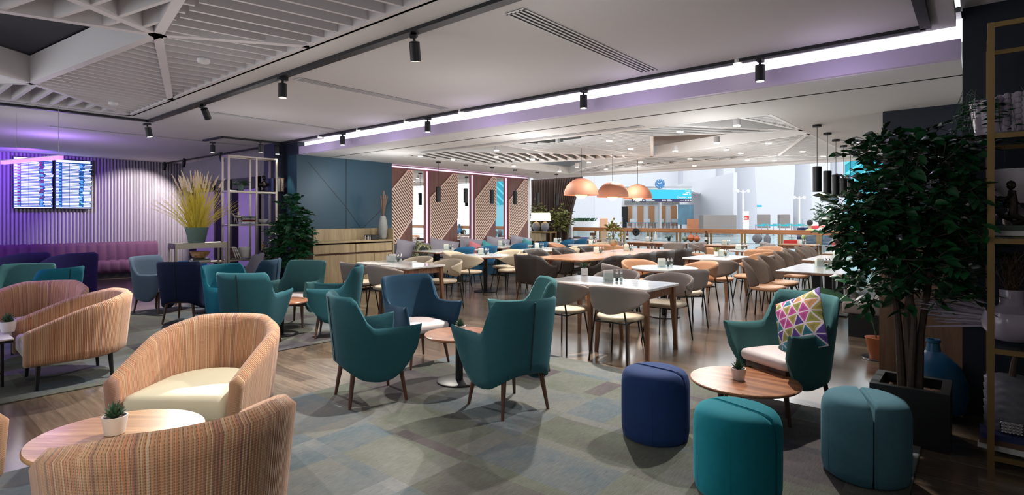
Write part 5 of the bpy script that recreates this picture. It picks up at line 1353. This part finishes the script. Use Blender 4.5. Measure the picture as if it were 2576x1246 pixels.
def on(px, y=YR-.14): return (ay(px, 600, y)[0], y, ZR)
for i, (m, lab) in enumerate(((M_brownbook, 'brown book lying on the railing ledge at its left end'), (M_greybook, 'grey book on the brown one at the left end of the ledge'))): bk_((on(1454)[0], YR-.14, ZR+i*.034), 0, m, lab, None, (1.3, 1, 1.1))
bk_(on(1472), .1, M_pviolet, 'violet book lying on the railing ledge', None, (1.2, 1, 1.5))
solo('picture_frame', MB().box((0, 0, .11), (.2, .02, .22)), M_brownbook, 'small dark picture frame on the railing ledge', 'frame', on(1490))
for i, px in enumerate((1527, 1531, 1536, 1541)): bottle(on(px), 0, ['small green bottle leftmost on the railing ledge', 'small green bottle second in the row on the railing ledge', 'small green bottle third in the row on the railing ledge', 'small green bottle rightmost of the ledge row'][i], 'green bottles on the ledge', None, .65)
bottle(on(1578), 0, 'dark red bottle on the railing ledge', None, {'green_glass': M_redglass}, 1.1)
t = thing('disc_sculpture', 'black ring shaped disc on a stand on the railing ledge', 'sculpture', on(1600)); MB().lathe([(.03, -.012), (.14, -.012), (.14, .012), (.03, .012), (.03, -.012)], (0, 0, .28), 30, Matrix.Rotation(PI/2, 4, 'X')).build('disc', M_blackmat, t); MB().box((0, 0, .012), (.2, .1, .024)).cyl((0, 0, .02), .008, .14).build('stand', M_grey, t)
bottle(on(1630), 0, 'tall green bottle on the ledge beside the disc', None, {'green_glass': M_leafy}, 1.15); bottle(on(1649), 0, 'white bottle on the railing ledge', None, {'green_glass': M_whitepot}, 1.05)
fern(on(1683), 'small dark potted plant on the railing ledge', .16, 30, M_leafd, M_blackmat, 3)
def flask(px, m, lab, s, neck=.06):
    t = thing('glass_flask', lab, 'vase', on(px)); MB().lathe([(.04*s, 0), (.1*s, .04*s), (.115*s, .11*s), (.08*s, .18*s), (.025*s, .21*s), (.022*s, .21*s+neck), (.032*s, .22*s+neck), (0, .21*s+neck)], n=22).build('flask_body', m, t); MB().cyl((0, 0, .21*s+neck), .016, .03, 10).build('stopper', M_bronze, t)
M_orange = mat('orange_glass', (186, 96, 52), .15, trans=.2); M_greenish = mat('pale_green_glass', (128, 140, 120), .15, trans=.3)
flask(1723.5, M_greenish, 'pale green flask left of the orange flasks on the ledge', .85); flask(1738.5, M_orange, 'taller orange flask on the railing ledge', 1.1); flask(1753, M_orange, 'smaller orange flask on the railing ledge', .95)
bottle(on(1776), 0, 'dark square shouldered bottle right of the orange flasks', None, {'green_glass': M_bronze}, 1.2)
t = thing('round_plaque_vase', 'flat round stone vase on the railing ledge', 'vase', on(1905)); MB().ball((0, 0, .15), .15, 20, 1, .35, .95).cyl((0, 0, 0), .06, .03).build('vase_body', M_greyceram, t)
t = thing('stoneware_jar', 'speckled stoneware jar with a short neck on the railing ledge', 'vase', on(1930)); MB().lathe([(.06, 0), (.09, .03), (.1, .15), (.08, .22), (.04, .25), (.035, .29), (.045, .3), (0, .3)], n=22).build('vase_body', M_greyceram, t)
solo('red_box', MB().rbox((0, 0, .065), (.42, .2, .13), .01, 1), M_red, 'red box on the railing ledge', 'box', on(1992))
t = thing('dark_jar', 'round dark jar on the ledge near the ficus leaves', 'vase', on(2112)); MB().ball((0, 0, .13), .14, 18, 1, .7, .85).build('vase_body', M_bronze, t)
t = thing('demijohn', 'blue glass demijohn on the ledge behind the ficus leaves', 'vase', on(2142)); MB().lathe([(.1, 0), (.17, .05), (.18, .15), (.12, .26), (.05, .32), (.045, .48), (.055, .5), (0, .48)], n=24).build('vase_body', M_bluevase, t)
# flowers in a glass on the long table
p = az(1543, 634, .751); t = thing('flower_glass', 'stemmed glass bowl of stones with yellow green flowers on the long table', 'vase', p); MB().lathe([(.07, 0), (.07, .008), (.012, .015), (.012, .09), (.05, .12), (.11, .18), (.12, .25), (.09, .3), (.085, .3), (.11, .24), (.1, .19), (0, .13)], n=26).build('glass_bowl', M_glass, t)
MB().ball((0, 0, .2), .1, 16, 1, 1, .7).build('stones', M_peach, t); b = MB(); r_ = random.Random(8)
for i in range(150):
    d = Vector((r_.gauss(0, 1), r_.gauss(0, 1), r_.gauss(0, .6))).normalized()*r_.uniform(.05, .2); leaf(b, (d.x, d.y, .5+d.z), (d.x, d.y, d.z+.1), .08, .05, r_)
b.build('flowers', M_leafy, t); MB().tube([(0, 0, .28), (.01, 0, .5)], .01, 5).tube([(0, 0, .28), (-.05, 0, .48)], .006, 5).tube([(0, 0, .28), (.06, 0, .48)], .006, 5).build('stems', M_bark, t)
# curtain, lamps, trees at the left end
def curtain(x0, x1, y, z0, z1, lab, tie=0.):
    n = 90; lp = []
    for k in range(12):
        f = k/11; z = z1+(z0-z1)*f; l = []; 
        q = 1-tie*math.sin(min(1, f*1.1)*PI/2)*.6 if tie else 1
        for i in range(n+1): u = i/n; x = x0+(x1-x0)*(u*q); l.append((x, y+.07*math.sin(u*PI*2*11+.4*math.sin(f*3)), z))
        lp.append(l)
    o = MB().loft(lp, False, False).build('curtain', M_curtain, None, 80); m_ = o.modifiers.new('thickness', 'SOLIDIFY'); m_.thickness = .012; tag(o, lab, 'curtain', 'brown curtains')
x_ = ay(1336, 500, 17.6)[0]; x2 = ay(1406, 500, 17.6)[0]; x3 = ay(1470, 500, 17.4)[0]
curtain(x_, x2, 17.6, .02, 3.05, 'dark brown curtain behind the potted trees'); curtain(x2, x3, 17.3, .02, 3.05, 'dark brown curtain drawn aside at the start of the railing', .9)
wall('wall_curtain', (-22., 17.9), (ay(1440, 500, 17.9)[0], 17.9), 0, 3.05, M_white); wall('wall_dining_end', (-22, 13.3), (-10.6, 13.3), 0, 3.4, M_white)
b = MB().box((0, 0, 0), (1.8, .04, 1.5)); 
t = thing('sideboard_table', 'gilt framed console with two lamps before the brown curtain', 'console table', (ay(1365, 580, 15.9)[0], 15.9, 0)); MB().box((0, 0, .98), (1.0, .36, .04)).build('top', M_gold, t, smooth=False); MB().box((-.22, 0, .8), (.5, .32, .28)).build('cabinet', M_oak, t, smooth=False)
for sx in (-1, 1):
    for sy in (-1, 1): MB().box((sx*.48, sy*.16, .48), (.03, .03, .96)).build('leg', M_gold, t, smooth=False)
MB().box((0, 0, .3), (.96, .32, .02)).build('shelf', M_gold, t, smooth=False)
for i, px in enumerate((1349, 1371)):
    p = ay(px, 571, 15.9); t = thing('table_lamp', ['table lamp with cream shade on the left end of the gilt console', 'table lamp with cream shade on the right end of the gilt console'][i], 'lamp', (p[0], 15.9, 1.0)); MB().lathe([(.07, 0), (.07, .02), (.12, .08), (.15, .2), (.12, .3), (.05, .34), (.02, .36), (.02, .4)], n=20).build('base', M_greyceram, t); MB().lathe([(.22, .38), (.18, .68), (.175, .68), (.215, .38)], n=24).build('lamp_shade', M_shade, t)
def tree(px, d, base, top, rpx, lab, seed, lm=M_leafy, n=700, L=.12, pot=True):
    p = ad(px, 560, d); z0 = EYE-(base-HY)/F*d; z1 = EYE-(top-HY)/F*d; r = rpx/F*d
    return bushy('potted_tree', lab, 'plant', (p[0], p[1], 0), [([(0, 0, .0), (.03, 0, z0*.6), (0, 0, (z0+z1)/2)], .05, .02)], [((0, 0, (z0+z1)/2), (r, r, (z1-z0)/2), .7), ((0, 0, z0+(z1-z0)*.35), (r*1.05, r*1.05, (z1-z0)*.3), .3)], n, L, L*.4, lm, None, seed, M_bark, 'potted trees before the curtain')
tree(1411, 20.6, 585, 508, 30, 'leafy potted tree lit warm, before the brown curtain', 31); tree(1350, 21.2, 580, 508, 20, 'leafy potted tree behind the two table lamps', 32)
# terminal hall shell
def wpx(name, px0, px1, d0, d1, z1, m):
    a, c = ad(px0, HY, d0), ad(px1, HY, d1); return wall(name, a[:2], c[:2], 0, z1, m, .3)
wpx('wall_hall_far', 1100, 3000, 82, 82, 17, M_hallw); wpx('wall_hall_left', 1495, 1562, 27, 27, 7, M_hallw)
wall('wall_hall_outer', ad(1100, HY, 82)[:2], (-22, 18), 0, 12, M_hallw)
wpx('wall_mural', 1705, 1850, 62, 45, 5.2, M_hallw)
def column(px, d, r, lab):
    p = ad(px, HY, d); t = solo('tapered_column', MB().lathe([(r*1.25, 0), (r*1.2, 3), (r, 6), (r*.9, 14)], n=28), mat('column_grey', (170, 172, 180), .5) if 'column_grey' not in MT else MT['column_grey'], lab, 'column', (p[0], p[1], 0), 0, 'tapered columns of the hall')
column(1874, 55, .9, 'broad grey column behind the red sign stand'); column(2019, 60, .75, 'grey column in the middle of the hall, left of the small tree'); column(2105, 66, .7, 'narrow grey column behind the information pole'); column(1810, 75, .5, 'slim grey column high above the mural wall'); column(1712, 80, .35, 'thin grey pillar right of the clock')
# check-in hall
p0, p1 = ad(1562, HY, 58), ad(1702, HY, 58)
def along(f, z, back=0.): return (p0[0]+(p1[0]-p0[0])*f-FW[0]*-back, p0[1]+(p1[1]-p0[1])*f+FW[1]*back, z)
Wd = math.dist(p0, p1); ang = TH
t = thing('checkin_wall', 'wood fronted check-in wall with screens above the counters', 'counter wall', (*along(.5, 0)[:2], 0), ang)
MB().box((0, .3, 2.2), (Wd, .3, 4.4)).build('panel', M_white, t, smooth=False)
for i in range(5): MB().box((-Wd/2+.9+i*1.18, .12, 1.7), (.62, .06, 2.1)).build('wood_panel', mat('hall_wood', (190, 140, 100), .6) if 'hall_wood' not in MT else MT['hall_wood'], t, smooth=False)
for i in range(10): MB().box((-Wd/2+.65+i*.59, .08, 3.1), (.5, .08, .42)).build('screen', M_greybook, t, smooth=False)
gk = 'check-in counters'
for i in range(4):
    c = along(.14+.24*i, 0, -2.2); t = thing('checkin_counter', ['check-in counter farthest left under the clock sign', 'check-in counter second from left under the clock sign', 'check-in counter third from left under the clock sign', 'check-in counter rightmost under the clock sign'][i], 'counter', (c[0], c[1], 0), ang, gk)
    MB().box((0, 0, .98), (1.35, .6, .05)).build('top', M_tealglow, t, smooth=False); MB().box((0, .1, 1.2), (.6, .1, .35)).build('monitor', M_white, t, smooth=False)
    for sx in (-.6, -.2, .2, .6): MB().box((sx, 0, .48), (.05, .4, .96)).build('leg', M_grey, t, smooth=False)
# slatted canopy
cq = ad(1560, HY, 52); t = thing('slatted_canopy', 'canopy of pale slats above the check-in counters', 'canopy', (0, 0, 0)); b = MB()
for i in range(15):
    a = ad(1535+i*14, 0, 44); c = ad(1575+i*13, 0, 57); z = 4.05-.03*i; b.add([(a[0], a[1], z), (a[0]+.3, a[1]+.2, z), (c[0]+.3, c[1]+.2, z+.2), (c[0], c[1], z+.2), (a[0], a[1], z+.1), (a[0]+.3, a[1]+.2, z+.1), (c[0]+.3, c[1]+.2, z+.3), (c[0], c[1], z+.3)], [(0, 1, 2, 3), (4, 7, 6, 5), (0, 4, 5, 1), (1, 5, 6, 2), (2, 6, 7, 3), (3, 7, 4, 0)])
b.build('slat_field', M_white, t, smooth=False); b = MB(); a, c = ad(1535, 0, 44.), ad(1740, 0, 44.); bar(b, a, c, .15, 3.9, 4.); a, c = ad(1565, 0, 57), ad(1790, 0, 57); bar(b, a, c, .15, 3.8, 4.); b.build('beam', M_grey, t, smooth=False)
# sign with clock
d = 42; p = ad(1660, HY, d); sz = lambda y: EYE-(y-HY)/F*d; wx = lambda x: (x-1660)/F*d
t = thing('direction_sign', 'teal and navy direction sign with a round clock on a pole', 'sign', (p[0], p[1], 0), ang)
M_sign = mat('sign_teal', (24, 150, 175), .4, emit=(24, 150, 175), es=.5); M_signn = mat('sign_navy', (24, 32, 72), .4); M_clock = mat('clock_blue', (50, 110, 160), .4)
MB().cyl((0, 0, 0), .13, sz(478), 16).build('pole', M_grey, t)
MB().box(((wx(1630)+wx(1737))/2, -.16, (sz(478)+sz(501))/2), (wx(1737)-wx(1630), .12, sz(478)-sz(501))).build('teal_board', M_sign, t, smooth=False)
MB().box(((wx(1588)+wx(1737))/2, -.16, (sz(501)+sz(508))/2), (wx(1737)-wx(1588), .13, sz(501)-sz(508))).build('navy_board', M_signn, t, smooth=False)
ck = MB().lathe([(.001, -.12), (.34, -.12), (.36, -.1), (.36, .1), (.34, .12), (.001, .12)], (0, -.0, sz(463)), 30, Matrix.Rotation(PI/2, 4, 'X')).build('clock', M_clock, t)
b = MB()
for i in range(12): a = i*PI/6; b.box((.29*math.sin(a), -.13, sz(463)+.29*math.cos(a)), (.035, .01, .06), M=Matrix.Rotation(a, 4, 'Y'))
b.box((.05, -.13, sz(463)+.07), (.03, .01, .22), M=Matrix.Rotation(.6, 4, 'Y')).box((-.08, -.13, sz(463)+.03), (.03, .01, .2), M=Matrix.Rotation(-1.2, 4, 'Y')); b.build('clock_hands', M_paper, ck, smooth=False)
def text(s, x, z, size, par, y=-.235, m=M_paper):
    c = bpy.data.curves.new('lettering', 'FONT'); c.body = s; c.size = size; c.extrude = .004; c.align_x = 'RIGHT'; c.align_y = 'CENTER'; c.materials.append(m); o = bpy.data.objects.new('lettering', c); C.objects.link(o); o.parent = par; o.location = (x, y, z); o.rotation_euler = (PI/2, 0, 0); solidtext(o)
text('Check-in', wx(1724), sz(497), .2, t)
b = MB()
for x, y, w_, h_ in ((1726, 481, 9, 2), (1728, 485, 8, 2), (1722, 489, 12, 2), (1733, 481, 3, 3), (1733, 489, 3, 3), (1730, 497, 3, 3), (1735, 497, 3, 3), (1592, 504.5, 3, 3), (1599, 504.5, 4, 3), (1605, 504.5, 4, 3), (1611, 504.5, 4, 3), (1617, 504.5, 4, 3), (1630, 503, 16, 1.6), (1634, 506, 22, 1), (1665, 504.5, 3, 3), (1671, 504.5, 4, 3), (1680, 503.3, 9, 1.3), (1682, 506, 12, 1), (1713, 504.5, 10, 1.5), (1723, 504.5, 4, 3), (1729, 504.5, 4, 3), (1735, 504.5, 3, 3)): b.box((wx(x), -.228, sz(y)), (w_/F*d, .006, h_/F*d))
b.build('pictograms', M_paper, t, smooth=False)['kind'] = 'stuff'
# mural smudges, grey counter, bag counters
M_mur = mat('mural_blue', (120, 160, 180), .8, var=.4, vs=1.5); M_mur2 = mat('mural_orange', (226, 150, 110), .8, var=.3, vs=1.)
M_steel = mat('steel_wall', (122, 116, 112), .35, .4, var=.15, vs=.8)
def slab(name, px, py0, py1, wpx_, d, dep, m, lab, cat, g=None):
    p = ad(px, HY, d); z0, z1 = EYE-(py1-HY)/F*d, EYE-(py0-HY)/F*d; w_ = wpx_/F*d
    return solo(name, MB().rbox((0, 0, (z1-z0)/2), (w_, dep, z1-z0), .03, 1), m, lab, cat, (p[0], p[1], max(0, z0)), ang, g)
slab('orange_mural', 1748, 552, 576, 40, 52, .05, M_mur2, 'orange painted patch on the white mural wall', 'mural'); slab('blue_mural', 1725, 515, 565, 40, 52.5, .05, M_mur, 'blue painted strokes on the white mural wall', 'mural')
slab('steel_counter', 1805, 541, 590, 84, 44, 1., M_steel, 'brushed steel counter block before the mural wall', 'counter')
slab('grey_desk', 1907, 540, 574, 56, 58, .6, M_steel, 'long grey desk wall behind the queue barriers', 'counter'); slab('grey_desk', 1972, 540, 574, 26, 60, .6, M_steel, 'short grey desk wall right of the long one', 'counter')
slab('glass_booth', 1553, 547, 601, 20, 40, 1, M_greyceram, 'dark grey booth at the foot of the white wall block', 'booth'); slab('dark_doorway', 1571, 520, 576, 16, 57.4, .2, M_blackmat, 'dark doorway left of the check-in panels', 'doorway')
slab('tan_screen', 1519, 555, 640, 20, 24, .06, M_peach, 'tan upright board showing above the railing at its left part', 'screen')
t = thing('white_planter', 'tall white curved planter with low greenery beyond the railing', 'planter', ad(1470, HY, 23)[:2]); MB().lathe([(.35, 0), (.5, .6), (.62, 1.35), (.58, 1.35), (0, 1.3)], n=28).build('planter_body', M_white, t)
b = MB(); r_ = random.Random(2)
for i in range(120): a = r_.uniform(0, 6.3); q = r_.uniform(0, .5); leaf(b, (q*math.cos(a), q*math.sin(a), 1.3), (math.cos(a)*.5, math.sin(a)*.5, 1), .3, .06, r_)
b.build('foliage', M_leaf, t)
# red sign stand, queue barriers
d = 46; p = ad(1876, HY, d); t = thing('sign_stand', 'red and white sign stand before the broad grey column', 'sign', (p[0], p[1], 0), ang); MB().box((0, 0, 1.05), (.5, .08, 2.0)).build('board', M_white, t, smooth=False); MB().box((0, -.045, 1.5), (.5, .02, .36)).build('red_field', M_red, t, smooth=False); MB().box((-.06, -.058, 1.46), (.34, .01, .05)).box((-.1, -.058, 1.55), (.22, .01, .04)).build('pictograms', M_paper, t, smooth=False)
bar_ = Kind(lambda: (lambda t: (MB().cyl((0, 0, 0), .18, .02, 16).build('base', M_grey, t), MB().cyl((0, 0, 0), .035, 1.0, 10).build('post', M_grey, t), MB().box((.36, 0, .95), (.7, .02, .06)).build('belt', M_tealglow, t, smooth=False), t)[-1])(thing('queue_barrier', '', 'queue barrier')))
k = 0
for row, (d, x0) in enumerate(((38, 1902), (42, 1893), (47, 1900))):
    for i in range(5-row % 2):
        px = x0+i*30+row*8; p = ad(px, HY, d); bar_((p[0], p[1], 0), ang+.1*row, 'teal belted steel queue barrier post in the hall maze', 'queue barriers in the hall'); k += 1
bar_.done()
slab('blue_sign', 1907, 516, 521, 18, 56, .15, M_sign, 'small blue sign box beside the broad grey column', 'sign')
# pole with lamps
def lpole(px, d, top, lab):
    p = ad(px, HY, d); z = EYE-(top-HY)/F*d; t = thing('lamp_pole', lab, 'lamp post', (p[0], p[1], 0), ang); MB().cyl((0, 0, 0), .06, z, 10).build('pole', M_white, t); b = MB()
    for s in (-1, 1): b.tube([(0, 0, z-.2), (s*.35, 0, z-.1)], .03, 6).ball((s*.42, 0, z-.1), .14, 10)
    b.build('lamp_head', M_white, t)
lpole(1869, 44, 478, 'white lamp pole before the broad grey column'); lpole(2011, 48, 494, 'white lamp pole before the middle grey column')
# information pole, sweet stand, small tree
d = 25; p = ad(2101, HY, d); t = thing('information_pole', 'grey totem with round display on a tall pole', 'sign', (p[0], p[1], 0), ang); z = lambda y: EYE-(y-HY)/F*d; MB().cyl((0, 0, 0), .09, z(505), 14).build('pole', M_grey, t); MB().rbox((0, 0, (z(480)+z(503))/2), (.32, .14, z(480)-z(503)), .04).build('head', M_slatef, t); MB().lathe([(.001, -.02), (.16, -.02), (.16, .02), (.001, .02)], (.12, -.08, z(492)), 20, Matrix.Rotation(PI/2, 4, 'X')).build('round_display', M_white, t)
tree(2073, 27, 565, 507, 22, 'airy potted tree beyond the railing near the seated people', 41, M_leaf, 500, .16)
d = 24; p = ad(2096, HY, d); t = thing('sweet_stand', 'tiered stand of red fronted bins with clear lids', 'display stand', (p[0], p[1], 0), ang)
for k in range(3):
    z0 = .35+k*.36
    for i in range(2): q = MB().rbox((-.38+i*.76, k*.18, z0), (.7, .3, .16), .02, 1).build('bin', M_red, t); MB().lathe([(.001, -.34), (.17, -.34), (.17, .34), (.001, .34)], (-.38+i*.76, k*.18+.05, z0+.06), 18, Matrix.Rotation(PI/2, 4, 'Y')).build('lid', M_white, t)
MB().box((0, .25, .5), (1.5, .1, 1.0)).build('frame', M_grey, t, smooth=False)
# teal striped wall at the right
p = ay(2124, HY, 21.); t = thing('striped_wall_panel', 'teal wall panel with pale diagonal stripes behind the ficus', 'wall panel', (p[0], 21., 0)); W = 2.2
MB().box((W/2, .1, 2.9), (W, .1, 1.5)).build('panel', M_tealglow, t, smooth=False); MB().box((W/2, .1, 1.08), (W, .1, 2.14)).build('lower_panel', mat('pale_teal', (120, 190, 205), .4), t, smooth=False)
M = Matrix(((1, 0, 0, 0), (0, 0, 1, 0), (0, 1, 0, 0), (0, 0, 0, 1))); tmp = MB(); slats(tmp, [(0, 2.16), (W, 2.16), (W, 3.64), (0, 3.64)], (1, .8), .3, .09, .02, .05); MB().add([(x, z, y) for x, y, z in tmp.v], tmp.f).build('slat_field', mat('teal_slat', (90, 200, 215), .5), t, smooth=False)
# suitcase and seated travellers
d = 22.5; p = ad(2024, HY, d); t = thing('suitcase', 'dark blue suitcase standing beyond the railing', 'suitcase', (p[0], p[1], 0), ang); MB().rbox((0, 0, .62), (.5, .3, .95), .05).build('case_body', M_navyf, t); MB().tube([(-.1, 0, 1.1), (-.1, 0, 1.45), (.1, 0, 1.45), (.1, 0, 1.1)], .012, 6).build('handle', M_grey, t)
for sx in (-1, 1): MB().cyl((sx*.18, 0, 0), .04, .15, 10).build('wheel', M_blackmat, t)
def person(px, d, face, shirt, lab, lean=0.):
    p = ad(px, HY, d); t = thing('person', lab, 'person', (p[0], p[1], 0), face)
    def skin(name, edges, m, par):
        vs = []; es = []; rs = []
        for ch in edges:
            pr_ = None
            for q in ch:
                key = next((i for i, v in enumerate(vs) if (Vector(v)-Vector(q[:3])).length < 1e-4), None)
                if key is None: vs.append(q[:3]); rs.append(q[3]); key = len(vs)-1
                if pr_ is not None: es.append((pr_, key))
                pr_ = key
        me = bpy.data.meshes.new(name); me.from_pydata(vs, es, []); o = bpy.data.objects.new(name, me); C.objects.link(o); o.parent = par
        sk = o.modifiers.new('skin', 'SKIN'); ss = o.modifiers.new('sub', 'SUBSURF'); ss.levels = ss.render_levels = 2
        for i, r in enumerate(rs): me.skin_vertices[0].data[i].radius = (r, r*.85)
        me.skin_vertices[0].data[0].use_root = True; me.materials.append(m); sk.use_smooth_shade = True; return o
    S = .47
    skin('body', [[(0, 0, S+.08, .14), (0, -.02, S+.3, .12), (0, -.02+lean*.5, S+.5, .15), (0, lean, S+.6, .06), (0, lean+.02, S+.68, .055), (0, lean+.03, S+.78, .085), (0, lean+.03, S+.87, .06)],
        [(0, -.02+lean*.5, S+.5, .15), (.19, lean*.5, S+.5, .06), (.24, .02, S+.28, .045), (.16, .25, S+.22, .038), (.12, .33, S+.24, .03)], [(0, -.02+lean*.5, S+.5, .15), (-.19, lean*.5, S+.5, .06), (-.24, .02, S+.28, .045), (-.16, .25, S+.22, .038), (-.12, .33, S+.24, .03)],
        [(0, 0, S+.08, .14), (.1, .08, S+.06, .09), (.11, .42, S+.04, .07), (.11, .45, .25, .055), (.11, .43, .08, .04), (.11, .55, .04, .035)], [(0, 0, S+.08, .14), (-.1, .08, S+.06, .09), (-.11, .42, S+.04, .07), (-.11, .45, .25, .055), (-.11, .43, .08, .04), (-.11, .55, .04, .035)]], M_skin, t)
    MB().ball((0, lean+.0, S+.84), .115, 14, .9, 1, 1.).build('hair', M_hair, t); MB().lathe([(.17, S+.02), (.175, S+.25), (.21, S+.45), (.18, S+.56), (.08, S+.61)], (0, lean*.4-.01, 0), 18, None, 1, .75).tube([(.18, lean*.5, S+.52), (.24, .02, S+.3), (.2, .12, S+.25)], .07, 8, .055).tube([(-.18, lean*.5, S+.52), (-.24, .02, S+.3), (-.2, .12, S+.25)], .07, 8, .055).build('shirt', shirt, t)
    MB().tube([(.09, .0, S+.08), (.11, .42, S+.05), (.11, .44, .12)], .1, 10, .065).tube([(-.09, .0, S+.08), (-.11, .42, S+.05), (-.11, .44, .12)], .1, 10, .065).build('trousers', M_navyf, t)
    c = thing('waiting_chair', 'dark seat under the '+('person in the yellow green shirt' if 'yellow' in lab else 'person in the pale shirt'), 'chair', (p[0], p[1], 0), face); MB().rbox((0, 0, .41), (.55, .55, .1), .03).build('seat', M_slatef, c); MB().rbox((0, -.26, .66), (.55, .07, .5), .03).build('backrest', M_slatef, c)
    for sx in (-1, 1):
        for sy in (-1, 1): MB().box((sx*.24, sy*.24, .19), (.03, .03, .38)).build('leg', M_grey, c, smooth=False)
person(2038, 20.6, rad(35), M_shirt, 'person with dark hair in a yellow green shirt seated beyond the railing', .02); person(2066, 22.8, rad(60), M_shirt2, 'person with black hair in a pale shirt seated beyond the railing', .02)
# ======== camera, world, render look
cam = bpy.data.cameras.new('camera'); co = bpy.data.objects.new('camera', cam); C.objects.link(co)
co.location = (0, 0, EYE); co.rotation_euler = (PI/2, 0, TH); cam.sensor_width = 36; cam.sensor_fit = 'HORIZONTAL'
cam.lens = F/2576*36; cam.shift_y = (HY-623)/2576; cam.clip_start = .05; cam.clip_end = 300
bpy.context.scene.camera = co
w = bpy.data.worlds.new('world'); bpy.context.scene.world = w; w.use_nodes = True
w.node_tree.nodes['Background'].inputs[0].default_value = (.93, .97, 1, 1); w.node_tree.nodes['Background'].inputs[1].default_value = 2.3
sc = bpy.context.scene; sc.view_settings.view_transform = 'Standard'; sc.view_settings.look = 'None'; sc.view_settings.gamma = 1; sc.view_settings.exposure = 0
sc.view_settings.use_curve_mapping = False
for k in (dining, blue, beetle, tubch, arm, barrel, tubpouf, pouf, succ, caddy, rtab, sq4, spot, pendant, downlight, bottle, book): k.done()
cy = sc.cycles; cy.max_bounces = 6; cy.diffuse_bounces = 3; cy.glossy_bounces = 3; cy.transmission_bounces = 4; cy.transparent_max_bounces = 8; cy.caustics_reflective = False; cy.caustics_refractive = False; cy.sample_clamp_indirect = 4
